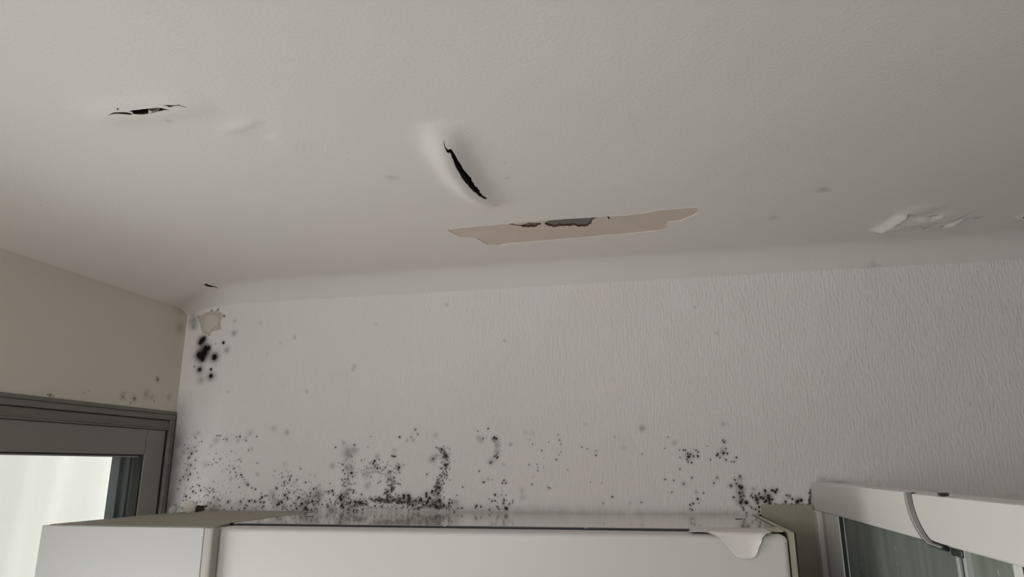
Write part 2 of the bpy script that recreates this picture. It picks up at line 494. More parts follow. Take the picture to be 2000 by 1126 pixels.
# the J-shaped stroke
A = dict(o=(760, 820), s=5.632)
sp(C_JAY, [(575, 320, 1.4), (625, 390, 1.8), (630, 400, 1.3), (620, 495, 1.7), (570, 530), (485, 425, 1.1), (520, 300, .8), (540, 740, 1.6), (555, 745, 1.3), (515, 725, 1.2), (545, 800, 1.7), (555, 885, 2.3), (515, 945, 2.2), (490, 925, 1.4),
           (600, 935, 1.7), (565, 942, 1.3), (525, 960, 1.5), (475, 780, 1.6), (470, 800, 1.2), (410, 805, 1.8), (410, 835, 1.6), (350, 870, 2.1), (335, 880, 1.4), (445, 855, 2.1), (430, 885, 1.6), (415, 905, 2.1),
           (165, 830, 1.7), (165, 855, 1.4), (215, 830, 1.9), (225, 855, 1.9), (215, 890, 2.0), (205, 905, 1.4), (290, 885, 1.2), (260, 930, 1.6), (320, 970, 1.3), (155, 955), (205, 960, .8), (375, 930, 1.1), (450, 940, 1.2),
           (660, 910, 1.2), (690, 910), (665, 870, .9), (690, 885, .8), (635, 605, .9), (600, 790, .5), (745, 825, .7), (755, 970), (800, 965, 1.1), (715, 1002, .8)], r=2.3, dark=0.95, **A)
sp(C_JAY, [(730, 905, 1.2), (480, 430, 1.3), (600, 400, 1.1), (550, 680, 1.0), (635, 960, 1.3), (100, 860, 1.0), (520, 390, .7)], r=6, dark=0.42, dot=False, **A)
stroke(C_JAY, [(862, 876), (872, 890), (871, 905), (867, 925), (857, 940)], 11, 170, 0.8, 2.0, 0.8, 0.75)
stroke(C_JAY, [(857, 940), (855, 960), (852, 980), (858, 992)], 13, 170, 0.8, 2.3, 0.88, 0.8)
stroke(C_JAY, [(775, 975), (800, 983), (835, 984), (850, 988), (885, 990)], 9, 130, 0.8, 2.0, 0.85, 0.85)
stroke(C_JAY, [(800, 995), (820, 994)], 5, 26, 0.8, 1.8, 0.75, 0.8)

# hook and its scatter
sp(C_HOOK, [(1160, 190, 1.6), (1180, 205, 1.5), (1145, 205, 1.1), (1035, 200, 1.1), (1090, 95, 1.1), (975, 120, .8), (1185, 415, 1.4), (1160, 395, 1.2), (1195, 405, 1.1), (1180, 380, 1), (1125, 465, 1.2), (1110, 470, .9),
            (1040, 680, 1.4), (1165, 820, 1.6), (1265, 660, 1.2), (1285, 690, 1.2), (1245, 690, 1.1), (1265, 880, 1.3), (1260, 910, 1.3), (1130, 890, 1.1), (1170, 885, .9), (1190, 950, 1.2), (1210, 975), (1285, 970, 2.1), (1300, 975, 1.5), (1275, 960, 1.3),
            (1325, 920), (1360, 905, .9), (1360, 880, .7), (960, 940, 1.6), (950, 960, 1.2), (1010, 950, 1.2), (990, 560), (810, 735, 1.0), (1105, 985, 1.2), (415, 595), (1240, 820, .7), (1285, 825, .7), (1250, 780, .5), (1100, 865, .7), (1135, 655, .6),
            (285, 105, .9), (315, 155, 1.0), (120, 185, .9), (240, 185, .8), (1165, 885, .7), (1265, 860, .8), (1135, 1015, .7)], r=2.0, dark=0.85, **A)
sp(C_HOOK, [(1160, 215, 1.3), (1190, 280, 1.2), (1190, 350, 1.3), (1125, 450, 1.5), (1010, 220, 1.3), (980, 190, .8), (510, 165, .9), (265, 220, .8), (200, 220, .7), (290, 100, .6), (1335, 265, .7), (1260, 490, .7), (1090, 650, .7)], r=5.2, dark=0.3, dot=False, **A)
stroke(C_HOOK, [(955, 852), (968, 858), (972, 880), (968, 895), (958, 903)], 9, 60, 0.7, 1.4, 0.55, 0.5)
stroke(C_HOOK, [(965, 975), (990, 985), (985, 995)], 16, 26, 0.7, 1.4, 0.7, 0.7)

# thin scatter in the middle
A = dict(o=(980, 820), s=5.63)
sp(C_MID, [(635, 220, 1.2), (650, 262), (650, 350, .9), (630, 382, .8), (600, 433, 1.2), (440, 335, 1.2), (300, 487, 1.1), (395, 555, 1.1), (390, 485, .8), (400, 520, .6), (460, 520, .7), (335, 705, 1.1), (515, 740, 1.2), (535, 745, .8),
           (1040, 335, 1), (1035, 385, 1.4), (880, 297), (940, 315, .9), (1545, 370), (1215, 842, 1.5), (1115, 912, 1.1), (975, 680, .8), (1100, 690, .8), (340, 265, .9), (515, 240, .8), (305, 215, .7), (725, 545, .7), (350, 620, .6), (1535, 905, .9), (460, 420, .5), (620, 160, .8)],
   r=1.8, dark=0.6, **A)
sp(C_MID, [(1340, 300, 1.3), (1545, 88, 1.3), (220, 775, 1.5), (260, 135, .9), (340, 140, 1), (515, 750, 1.0), (925, 45, .9), (95, 265, .7), (1410, 910, .8), (1530, 900, 1), (1240, 185, .8), (230, 850, 1.5)], r=4.2, dark=0.22, dot=False, **A)

# two spidery groups on the right
A = dict(o=(1250, 820), s=5.629)
sp(C_RIGHT, [(535, 400, 1.9), (525, 365, 1.2), (555, 375, 1.3), (588, 395, 1.3), (635, 397, 1.6), (640, 350, 1), (615, 330, 1.1), (480, 328, 1.1), (500, 330, 1.1), (435, 328, .8), (440, 410, .8), (568, 468, 1.2), (520, 432, 1.1), (530, 460),
             (440, 532, 1.1), (855, 372, 1.5), (845, 390, 1.2), (880, 410, 1.1), (918, 360, 2), (960, 367, 1.3), (945, 310, .9), (925, 243, 1.3), (910, 220, 1), (945, 435, 1.2), (1060, 410, 1.2), (1005, 455, .8), (1035, 457), (775, 435, .9),
             (570, 632, 1.2), (370, 662), (275, 650, 1.1), (480, 700), (845, 632, .9), (812, 690), (350, 792), (700, 802), (635, 865, 1.7), (585, 915, 1.6), (550, 930, 1.4), (550, 975, 1), (575, 985, 1.2), (645, 910, .7), (310, 185, .8), (270, 310, .7), (740, 285, .6)],
   r=2.0, dark=0.8, **A)
sp(C_RIGHT, [(535, 390, 1.6), (910, 340, 1.4), (380, 250, .9), (930, 230, .8), (480, 700, .9), (620, 795, .8), (920, 45, .8), (850, 635, .7), (25, 90, 1.2)], r=5.5, dark=0.26, dot=False, brown=0.1, **A)

# end cluster above the board
sp(C_END, [(1100, 615, 1.1), (1045, 655, 1.1), (1060, 695, 1.1), (1110, 740, 2.4), (1090, 725, 1.6), (1120, 730, 1.4), (1095, 800, 1.7), (1110, 840, 1.1), (1140, 830), (1125, 870, 1.1), (1105, 905, 1.8), (1115, 890, 1.2), (1165, 905, 2.3), (1180, 910, 1.4), (1130, 960),
           (1140, 985), (1170, 1020, 1), (1220, 830, 1.2), (1240, 850, 1.2), (1270, 830, 1.1), (1280, 860, 1.7), (1285, 880, 1.5), (1295, 910, 1.4), (1310, 805, 1.2), (1330, 850, 1.7), (1355, 860, 1.5), (1375, 775, 1.8), (1415, 830, 1.9), (1420, 870, 2.2), (1410, 850, 1.8),
           (1370, 900, 1.8), (1390, 885, 1.4), (1455, 870, 1.3), (1450, 770, 1.6), (1490, 790, 1.7), (1505, 765, 1.5), (1470, 775, 1.2), (1310, 955, 1.6), (1270, 980, 1.2), (1230, 965, 1.1), (1310, 1005, 1.2), (1325, 1045, 1.4), (1610, 825), (1600, 895, 1.5), (1640, 830, .9),
           (1675, 865, 1.2), (1725, 895, 1.8), (1740, 888, 1.5), (1770, 880, 2), (1030, 847, 1.2), (1000, 720, 1.2), (1215, 945, .8), (1425, 900, 1.4), (1432, 918, 1.1)], r=2.3, dark=0.93, **A)
sp(C_END, [(1110, 780, 1.6), (1110, 880, 1.6), (1000, 720, .8), (1250, 760, .8), (1400, 850, 1.6), (1740, 880, 1.0), (1640, 840, .8), (1290, 880, 1.2), (1100, 640, 1.0)], r=6, dark=0.38, dot=False, brown=0.1, **A)
stroke(C_END, [(1447, 955), (1446, 975), (1452, 995)], 8, 40, 0.7, 1.5, 0.75, 0.6)
stroke(C_END, [(1470, 968), (1500, 968), (1500, 978)], 10, 45, 0.7, 1.6, 0.8, 0.75)
stroke(C_END, [(1498, 983), (1550, 984), (1586, 985)], 2, 70, 0.7, 1.6, 0.85, 0.8)
stroke(C_END, [(1583, 955), (1582, 985)], 3, 50, 1.0, 2.2, 0.95, 0.9)

# wall faint marks high up
sp(C_MID, [(872, 594, 1.1), (692, 715, 1.2), (575, 660, .8), (985, 665, .8), (735, 633, .7), (600, 765, .8), (690, 722, .8), (1400, 650, .7), (1850, 568, 1.1), (1895, 570, .6), (1357, 600, .7)], r=3.6, dark=0.28, dot=False)
sp(C_END, [(1605, 936, 1.2), (1622, 939, 1.0), (1640, 941, .7)], r=6, dark=0.35, dot=False)
sp(C_END, [(1890, 958, .7), (1980, 966, .8), (1995, 967, .7)], r=4, dark=0.3, dot=False)
# side wall
sp(C_SIDE, [(308, 741, 1.4), (306, 737, .9), (98, 771, 1.3), (93, 770, .8), (104, 773, .7), (173.7, 762.7, .7), (164.7, 767, .6), (263, 778, 1.2), (300.6, 783, .8), (254.7, 786, .8), (240, 775, .9), (244, 780, .5), (237, 779, .5)], r=2.0, dark=0.8, wall='l')
sp(C_SIDE, [(240, 772, 1.3), (262, 778, 1.3), (286, 770, 1.5), (308, 741, .9), (330, 775, 1.2), (98, 771, .9), (296, 775, .8)], r=5.5, dark=0.36, dot=False, wall='l')
sp(C_SIDE, [(355, 600, 1.2), (352, 590, 1.4), (352, 640, 1.0)], r=12, dark=0.10, dot=False, wall='l', brown=0.3)
# ceiling specks
sp(C_CEIL, [(1047, 170, .8), (1053, 171, .5), (1604, 312, .8), (1617, 311, .8), (1623, 280, .9), (1660, 364, 1), (80, 400, 1), (1683, 490, 1), (1615, 511, 1), (1593, 506, .8), (680, 298, .8), (1608, 372, .9), (238, 180, .6), (985, 268, .5), (910, 90, .4)], r=1.8, dark=0.75, wall='c')
sp(C_CEIL, [(763, 345, 1.2), (968, 400, 1.1), (1610, 370, 1.5), (1510, 426, 1.4), (1660, 364, .9), (1907, 425, 1.5), (1702, 508, 1.1), (1567, 490, 1.1), (680, 298, .7), (990, 348, .8), (330, 236, 1.2), (735, 452, .8), (986, 318, .7)], r=4.0, dark=0.35, dot=False, wall='c')
A = dict(o=(1450, 260), s=3.636)
sp(C_BLIS, [(1270, 660, 1), (1280, 670, 1.2), (1300, 672, 1.2), (1310, 665, 1), (1325, 655, 1.3), (1328, 668, .9), (1290, 680, .9), (1340, 650, .6), (1225, 632, 1), (1157, 663, 1.1), (1378, 635, 1), (1405, 664, 1.2), (1418, 661, 1.3), (1428, 659, 1), (1218, 675, .7)], r=1.9, dark=0.95, wall='c', **A)


def place(s):
    w, px, py = s[0], s[2], s[3]
    if w == 'b':
        return onY(px, py, WB)
    if w == 'l':
        return onX(px, py, WL)
    return on_ceiling(px, py)


def paint(co_u, co_v, spots):
    """stain values on an irregular grid; co_u, co_v sorted line positions, spots = (u, v, r, dark, brown, dot)"""
    dark = np.zeros((len(co_v), len(co_u)))
    brown = np.zeros_like(dark)
    for u, v, r, d, b, dot in spots:
        R = r * (3.4 if dot else 2.4)
        i0, i1 = np.searchsorted(co_u, [u - R, u + R])
        j0, j1 = np.searchsorted(co_v, [v - R, v + R])
        if i0 == i1 or j0 == j1:
            continue
        uu = (co_u[i0:i1] - u) / r
        vv = (co_v[j0:j1] - v) / r
        q = uu[None, :] ** 2 + vv[:, None] ** 2
        if dot and d > 0.96:
            k = np.clip(np.exp(-q * 0.85) * 1.2, 0, 0.96)
        else:
            k = np.exp(-q * (0.5 if dot else 1.1)) * (0.36 if dot else 1.0) * d
        dark[j0:j1, i0:i1] = 1 - (1 - dark[j0:j1, i0:i1]) * (1 - k)
        if b > 0:
            brown[j0:j1, i0:i1] = np.maximum(brown[j0:j1, i0:i1], np.exp(-q) * b)
    return dark, brown


def set_stain(me, dark, brown):
    a = me.attributes.new('stain', 'FLOAT_COLOR', 'POINT')
    c = np.zeros((len(me.vertices), 4), dtype=np.float32)
    c[:, 0] = dark
    c[:, 1] = brown
    c[:, 3] = 1
    a.data.foreach_set('color', c.ravel())


def grid_wall(name, us, vs, to3d, spots, m, extra=None, flip=False):
    us, vs = np.array(us), np.array(vs)
    dark, brown = paint(us, vs, spots)
    if extra:
        dark, brown = extra(us, vs, dark, brown)
    U, V = np.meshgrid(us, vs)
    P = to3d(U, V).reshape(-1, 3)
    nu, nv = len(us), len(vs)
    i = np.arange(nu - 1)
    j = np.arange(nv - 1)
    I, J = np.meshgrid(i, j)
    a = (J * nu + I).ravel()
    q = np.stack([a, a + 1, a + nu + 1, a + nu], 1)
    if flip:
        q = q[:, ::-1]
    me = bpy.data.meshes.new(name)
    me.vertices.add(len(P))
    me.vertices.foreach_set('co', P.astype(np.float32).ravel())
    me.loops.add(q.size)
    me.loops.foreach_set('vertex_index', q.ravel().astype(np.int32))
    me.polygons.add(len(q))
    me.polygons.foreach_set('loop_start', np.arange(0, q.size, 4, dtype=np.int32))
    me.materials.append(m)
    me.update(calc_edges=True)
    set_stain(me, dark.ravel(), brown.ravel())
    o = bpy.data.objects.new(name, me)
    COL.objects.link(o)
    return o


PXB = 1.72e-3      # metres per photo pixel on the back wall (about)


def plane_spots(w):
    out = []
    for s in SPOTS:
        if s[0] != w:
            continue
        p = place(s)
        dist = float(np.dot(p, FW))
        r = s[4] * dist / FPX
        u, v = (p[0], p[2]) if w == 'b' else ((p[1], p[2]) if w == 'l' else (p[0], p[1]))
        out.append((u, v, r * (1.0 if s[6] else 1.0), s[5], s[7], s[6]))
    return out


# ------------------------------------------------------------------ back wall
us = np.concatenate([np.arange(WL, 0.46, 0.002), np.linspace(0.465, WR, 50)])
vs = np.concatenate([np.linspace(ZF, -0.16, 14)[:-1], np.arange(-0.16, 0.131, 0.002), np.arange(0.1322, ZW - 0.002, 0.0035), [ZW, ZC + 0.02]])


def dirt(us, vs, dark, brown):
    U, V = np.meshgrid(us, vs)
    rng = np.random.default_rng(4)

    def smooth(n, k):
        g = rng.random((max(3, int(len(vs) / k)), max(3, int(len(us) / k))))
        yi = np.linspace(0, g.shape[0] - 1.001, len(vs))
        xi = np.linspace(0, g.shape[1] - 1.001, len(us))
        y0, x0 = yi.astype(int), xi.astype(int)
        fy, fx = (yi - y0)[:, None], (xi - x0)[None, :]
        return (g[y0][:, x0] * (1 - fy) * (1 - fx) + g[y0 + 1][:, x0] * fy * (1 - fx) + g[y0][:, x0 + 1] * (1 - fy) * fx + g[y0 + 1][:, x0 + 1] * fy * fx)
    n1, n2 = smooth(0, 14), smooth(0, 6)
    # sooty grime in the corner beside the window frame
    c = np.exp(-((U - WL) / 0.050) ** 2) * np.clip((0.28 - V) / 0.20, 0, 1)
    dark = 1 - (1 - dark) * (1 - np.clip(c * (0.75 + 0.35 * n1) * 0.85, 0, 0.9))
    # grey bloom at the foot of the wall
    f = np.exp(-((V + 0.14) / 0.035) ** 2) * np.exp(-((U + 0.95) / 0.55) ** 2)
    dark = 1 - (1 - dark) * (1 - np.clip(f * (n1 * 0.6 + n2 * 0.35 - 0.2) * 0.5, 0, 0.5))
    brown = np.maximum(brown, np.exp(-((V + 0.14) / 0.018) ** 2) * 0.28 * n1)
    brown = np.maximum(brown, np.exp(-((U - WL) / 0.09) ** 2) * np.clip((V - 0.50) / 0.1, 0, 1) * 0.30)
    return dark, brown


wall_back = grid_wall('wall_back', us, vs, lambda U, V: np.stack([U, np.full_like(U, WB), V], -1), plane_spots('b'), M['wall'], dirt)
structure(wall_back, 'white textured back wall with mould along its foot')

# scar where the paint fell off under the corner
scar_px = [(375, 430), (420, 400), (460, 385), (540, 375), (600, 410), (575, 440), (565, 465), (572, 530), (530, 540), (490, 550), (475, 585), (440, 572), (415, 565), (400, 520), (395, 490), (382, 455)]
scar = [onY(300 + x / 4.33, 520 + y / 4.33, WB) for x, y in scar_px]
scar3 = [(p[0], WB - 0.0006, p[2]) for p in scar]
o = prism('exposed_plaster', scar3, (0, 0.0005, 0), M['scar'], wall_back)
o['label'] = 'greyish beige plaster scar where paint fell off'
inner = [(440, 425), (480, 410), (530, 420), (555, 450), (545, 490), (500, 525), (470, 550), (430, 545), (425, 490)]
prism('plaster_core', [(lambda p: (p[0], WB - 0.0012, p[2]))(onY(300 + x / 4.33, 520 + y / 4.33, WB)) for x, y in inner], (0, 0.0004, 0), M['scar_light'], o)

# ------------------------------------------------------------------ left wall above and around the window
WIN_Y0, WIN_Y1, WIN_Z0, WIN_Z1 = 0.0, 2.197, -1.68, 0.197
us = np.concatenate([np.linspace(WF, 1.3, 20)[:-1], np.arange(1.3, WB, 0.003), [WB]])
vs = np.concatenate([np.arange(WIN_Z1, 0.30, 0.003), np.arange(0.30, ZC, 0.008), [ZC + 0.02]])
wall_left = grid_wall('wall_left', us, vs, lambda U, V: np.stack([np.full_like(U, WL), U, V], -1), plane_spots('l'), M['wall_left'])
structure(wall_left, 'off-white side wall above the window')
bm = bmesh.new()
bm_box(bm, (WL - 0.02, WF, ZF), (WL, WB, WIN_Z0))
bm_box(bm, (WL - 0.02, WF, WIN_Z0), (WL, WIN_Y0, WIN_Z1))
structure(link_bm('wall_left_lower', bm, M['plain']))

structure(box('wall_right', (WR, WF, ZF), (WR + 0.05, WB, ZC + 0.02), M['plain']))
structure(box('wall_front', (WL, WF - 0.05, ZF), (WR, WF, ZC + 0.02), M['plain']))
structure(box('floor', (WL, WF, ZF - 0.05), (WR, WB, ZF), M['floor']))

# ------------------------------------------------------------------ ceiling with cove, blisters, tears and the peeled strip
PP = lambda pts: [onZ(x, y, ZC)[:2] for x, y in pts]
S3 = lambda pts: [onZ(800 + x / 3.333, 240 + y / 3.333, ZC)[:2] for x, y in pts]
S4 = lambda pts: [onZ(960 + x / 7.69, 390 + y / 7.69, ZC)[:2] for x, y in pts]


def dseg(path, X, Y):
    """distance to a polyline and the signed side of the nearest piece"""
    best = np.full(X.shape, 1e9)
    side = np.zeros(X.shape)
    tt = np.zeros(X.shape)
    L = [0]
    for a, b in zip(path[:-1], path[1:]):
        L.append(L[-1] + math.hypot(b[0] - a[0], b[1] - a[1]))
    for k, (a, b) in enumerate(zip(path[:-1], path[1:])):
        dx, dy = b[0] - a[0], b[1] - a[1]
        ll = dx * dx + dy * dy
        t = np.clip(((X - a[0]) * dx + (Y - a[1]) * dy) / ll, 0, 1)
        ex, ey = X - (a[0] + t * dx), Y - (a[1] + t * dy)
        d = np.sqrt(ex * ex + ey * ey)
        m = d < best
        best = np.where(m, d, best)
        side = np.where(m, np.sign(dx * (Y - a[1]) - dy * (X - a[0])), side)
        tt = np.where(m, (L[k] + t * math.sqrt(ll)) / L[-1], tt)
    return best, side, tt


R_TEAR = PP([(852, 235), (864, 272), (872, 295), (888, 322), (905, 350), (930, 375), (952, 392), (968, 404)])
R_LEFT = PP([(160, 232), (205, 226), (250, 219), (300, 214), (370, 206), (420, 200)])
R_FAINT = PP([(420, 252), (455, 252), (480, 243), (500, 228)])
R_FAINT2 = PP([(520, 262), (560, 278), (590, 292)])
R_BL1 = PP([(1706, 452), (1725, 443), (1752, 427), (1775, 413), (1800, 408), (1830, 409)])
R_BL0 = PP([(1715, 450), (1760, 436), (1800, 428), (1840, 424), (1885, 424)])
R_BL5 = PP([(1765, 417), (1785, 422), (1812, 425)])
R_BL2 = PP([(1790, 422), (1815, 425), (1850, 417)])
R_BL3 = PP([(1885, 424), (1862, 436), (1840, 444)])
R_BL4 = PP([(1730, 446), (1770, 440), (1800, 446), (1840, 450)])
R_EDGE = PP([(1985, 424), (2040, 418)])


def lump(path, X, Y, amp, wl, wr, endpow=0.6):
    d, s, t = dseg(path, X, Y)
    w = np.where(s > 0, wl, wr)
    e = np.clip(4 * t * (1 - t), 0, 1)
    e = (e * e * (3 - 2 * e)) ** endpow
    return amp * e * np.exp(-(d / w) ** 2)


W_TEAR = (0.034, 0.042)


def ceil_z(X, Y):
    db = np.clip(WB - Y, 0, 9)
    dl = np.clip(X - WL, 0, 9)
    cb = 0.060 * np.clip(1 - db / 0.105, 0, 1) ** 2
    cl = 0.075 * np.clip(1 - dl / 0.30, 0, 1) ** 2
    z = ZC - np.sqrt(cb ** 2 + cl ** 2)
    # torn blister in the middle: both lips hang, the left one more
    z = z - lump(R_TEAR, X, Y, 0.030, W_TEAR[0], W_TEAR[1], 0.6)
    z = z - lump(R_LEFT, X, Y, 0.007, 0.035, 0.05, 0.6)
    z = z - lump(R_FAINT, X, Y, 0.0035, 0.014, 0.02)
    z = z - lump(R_FAINT2, X, Y, 0.003, 0.02, 0.03)
    wob = 0.75 + 0.25 * np.sin(X * 61 + 23 * Y + 1.9 * np.sin(Y * 47 + X * 19)) * np.sin(Y * 83 - 31 * X + 1.4 * np.sin(X * 53))
    z = z - lump(R_BL0, X, Y, 0.013, 0.036, 0.030, 0.5) * (0.6 + 0.4 * wob)
    z = z - lump(R_BL1, X, Y, 0.017, 0.007, 0.016, 0.35) * (0.5 + 0.5 * wob)
    z = z - lump(R_BL2, X, Y, 0.008, 0.004, 0.012) * wob
    z = z - lump(R_BL3, X, Y, 0.011, 0.006, 0.012) * wob
    z = z - lump(R_BL4, X, Y, 0.006, 0.006, 0.012) * wob
    z = z - lump(R_BL5, X, Y, 0.007, 0.005, 0.010) * wob
    z = z - lump(R_EDGE, X, Y, 0.012, 0.02, 0.02)
    # slow waviness of old plaster
    z = z + 0.0011 * np.sin(X * 9.0 + 1.3 * np.sin(Y * 5)) * np.sin(Y * 7.0 + 0.8) * np.clip(db / 0.15, 0, 1) * np.clip(dl / 0.2, 0, 1)
    return z


def on_ceiling(px, py):
    """photo point put on the uneven ceiling surface"""
    z = ZC
    for _ in range(14):
        p = onZ(px, py, z)
        z = 0.5 * z + 0.5 * float(ceil_z(np.array([p[0]]), np.array([p[1]]))[0])
    return p


S1 = lambda pts: [on_ceiling(180 + x / 9.09, 180 + y / 9.09)[:2] for x, y in pts]
S2 = lambda pts: [on_ceiling(840 + x / 7.036, 260 + y / 7.036)[:2] for x, y in pts]
S5 = lambda pts: [on_ceiling(1450 + x / 3.636, 260 + y / 3.636)[:2] for x, y in pts]
PC = lambda pts: [on_ceiling(x, y)[:2] for x, y in pts]

tear_a = S1([(270, 415), (350, 372), (400, 357), (480, 356), (560, 353), (640, 362), (700, 375), (715, 390), (690, 408), (620, 402), (540, 395), (420, 388), (350, 398)])
tear_b = S1([(640, 338), (720, 320), (820, 312), (900, 300), (1000, 290), (1060, 288), (1150, 275), (1230, 280), (1300, 295), (1395, 322), (1280, 324), (1240, 338), (1170, 347), (1090, 372), (1000, 388), (920, 403), (830, 403), (760, 395), (725, 385), (712, 355)])
tear_c = S1([(1230, 235), (1320, 226), (1420, 233), (1540, 221), (1620, 250), (1705, 268), (1650, 272), (1560, 245), (1480, 243), (1410, 268), (1370, 271), (1320, 248)])
tear_d = S1([(438, 318), (442, 285), (492, 288), (470, 302), (455, 325)])
tear_e = S2([(x + (11 if 24 <= k <= 37 else (-9 if 6 <= k <= 20 else 0)), y) for k, (x, y) in enumerate([(180, 95), (190, 150), (196, 190), (220, 240), (235, 270), (285, 280), (305, 330), (330, 380), (345, 430), (360, 470), (390, 520), (415, 560), (440, 610), (460, 640), (500, 690), (535, 722), (545, 745), (580, 775), (612, 812),
             (630, 815), (680, 865), (705, 880), (722, 897), (778, 912), (765, 888), (735, 870), (702, 848), (690, 825), (668, 812), (672, 782), (642, 765), (640, 740), (610, 735), (590, 690), (560, 650), (552, 610), (535, 600), (490, 545), (455, 495),
             (430, 440), (380, 370), (350, 310), (320, 260), (290, 218), (245, 225), (215, 195), (202, 160), (188, 105)])])
patch = S3([(245, 692), (330, 682), (440, 672), (540, 664), (640, 655), (760, 644), (880, 634), (1040, 622), (1210, 613), (1300, 606), (1400, 600), (1530, 587), (1560, 578), (1580, 575), (1620, 566), (1740, 558), (1880, 547), (1872, 585), (1840, 605), (1800, 620),
            (1760, 636), (1720, 640), (1680, 645), (1672, 662), (1670, 678), (1662, 694), (1580, 703), (1500, 712), (1400, 722), (1300, 729), (1180, 742), (1040, 752), (960, 760), (880, 766), (760, 776), (640, 786), (590, 796), (515, 794), (480, 778), (470, 768), (435, 750),
            (380, 745), (340, 742), (310, 732), (290, 720), (262, 708)])
slit = S5([(1318, 592), (1345, 587), (1372, 582), (1405, 573), (1385, 583), (1362, 590), (1332, 595)])
edge_tear = PC([(1996, 425), (2010, 418), (2030, 421), (2012, 430)])
corner_tear = [on_ceiling(300 + x / 4.33, 520 + y / 4.33)[:2] for x, y in [(418, 148), (445, 150), (442, 140), (460, 153), (500, 165), (530, 172), (550, 190), (520, 178), (470, 175), (435, 163)]]
HOLES = [tear_a, tear_b, tear_c, tear_d, tear_e, patch, slit, edge_tear, corner_tear]


def inside(poly, X, Y):
    r = np.zeros(X.shape, bool)
    n = len(poly)
    for i in range(n):
        x0, y0 = poly[i]
        x1, y1 = poly[(i + 1) % n]
        c = ((y0 > Y) != (y1 > Y))
        with np.errstate(divide='ignore', invalid='ignore'):
            xi = (x1 - x0) * (Y - y0) / (y1 - y0) + x0
        r ^= c & (X < xi)
    return r


pts = []


def grid_pts(x0, x1, y0, y1, st, jit=0.25):
    for x in np.arange(x0, x1, st):
        for y in np.arange(y0, y1, st):
            pts.append((x + st * jit * (RND.random() - .5), y + st * jit * (RND.random() - .5)))


bx = [WL + 0.001, WR, WF, WB]
for x in np.linspace(WL, WR, 110):
    pts.append((x, WF)); pts.append((x, WB))
for y in np.linspace(WF, WB, 110)[1:-1]:
    pts.append((WL, y)); pts.append((WR, y))
grid_pts(WL + 0.03, WR - 0.02, WF + 0.03, 0.5, 0.10)
grid_pts(WL + 0.02, WR - 0.02, 0.5, WB - 0.02, 0.022)
for k in range(1, 10):
    for x in np.linspace(WL + 0.01, WR - 0.01, 120):
        pts.append((x, WB - 0.011 * k))
    for y in np.linspace(0.3, WB - 0.01, 80):
        pts.append((WL + 0.030 * k, y))
dense = [(R_TEAR, 0.13, 0.006), (R_LEFT, 0.09, 0.006), (R_FAINT, 0.05, 0.007), (R_BL0, 0.055, 0.0034), (patch, 0.02, 0.012)]
for path, mrg, st in dense:
    xs = [p[0] for p in path]; ys = [p[1] for p in path]
    grid_pts(min(xs) - mrg, max(xs) + mrg, min(ys) - mrg, min(max(ys) + mrg, WB - 0.005), st, 0.5)
pts = [p for p in pts if WL <= p[0] <= WR and WF <= p[1] <= WB]
edges = []
for poly in HOLES:
    n0 = len(pts)
    pts += [tuple(p) for p in poly]
    edges += [(n0 + i, n0 + (i + 1) % len(poly)) for i in range(len(poly))]
vo, eo, fo, _, _, _ = delaunay_2d_cdt([Vector((float(p[0]), float(p[1]))) for p in pts], edges, [], 0, 1e-5)
VX = np.array([v[0] for v in vo]); VY = np.array([v[1] for v in vo])
tri = np.array([f[:3] for f in fo if len(f) == 3])
cx, cy_ = VX[tri].mean(1), VY[tri].mean(1)
dead = np.zeros(len(tri), bool)
for poly in HOLES:
    dead |= inside(poly, cx, cy_)
tri = tri[~dead]
VZ = ceil_z(VX, VY)
# orientation: faces look down
ar = (VX[tri[:, 1]] - VX[tri[:, 0]]) * (VY[tri[:, 2]] - VY[tri[:, 0]]) - (VX[tri[:, 2]] - VX[tri[:, 0]]) * (VY[tri[:, 1]] - VY[tri[:, 0]])
tri[ar > 0] = tri[ar > 0][:, ::-1]
ceiling = link('ceiling', np.stack([VX, VY, VZ], 1), [tuple(int(i) for i in t) for t in tri], M['ceiling'], smooth=True)
structure(ceiling, 'white painted ceiling with tears and peeling paint')
csp = plane_spots('c')
dk = np.zeros(len(VX)); br = np.zeros(len(VX))
for u, v, r, d, b, dot in csp:
    q = ((VX - u) / r) ** 2 + ((VY - v) / r) ** 2
    if not dot:
        dk = 1 - (1 - dk) * (1 - d * np.exp(-q / 1.3))
# damp smudge in the corner over the scar
br = np.maximum(br, 0.25 * np.exp(-((VX - WL - 0.03) / 0.10) ** 2 - ((VY - WB + 0.03) / 0.09) ** 2))
set_stain(ceiling.data, dk, br)


def lip(name, poly, depth, m, parent):
    """raw edge of the broken layer: a wall of the given depth round the hole"""
    n = len(poly)
    P = np.array(poly)
    z = ceil_z(P[:, 0], P[:, 1])
    vs = [(p[0], p[1], zz) for p, zz in zip(P, z)] + [(p[0], p[1], zz + depth) for p, zz in zip(P, z)]
    return link(name, vs, [(i, (i + 1) % n, n + (i + 1) % n, n + i) for i in range(n)], m, parent)


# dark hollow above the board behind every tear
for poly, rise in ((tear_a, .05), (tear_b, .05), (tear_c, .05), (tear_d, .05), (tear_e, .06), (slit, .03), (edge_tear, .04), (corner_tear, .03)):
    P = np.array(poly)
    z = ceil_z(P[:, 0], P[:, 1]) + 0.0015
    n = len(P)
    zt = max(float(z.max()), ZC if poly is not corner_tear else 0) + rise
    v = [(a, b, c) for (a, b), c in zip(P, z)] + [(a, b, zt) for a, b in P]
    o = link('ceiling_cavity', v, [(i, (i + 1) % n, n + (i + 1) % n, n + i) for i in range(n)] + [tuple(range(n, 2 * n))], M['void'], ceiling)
    lip('torn_edge', poly, 0.0018, M['plaster'], o)

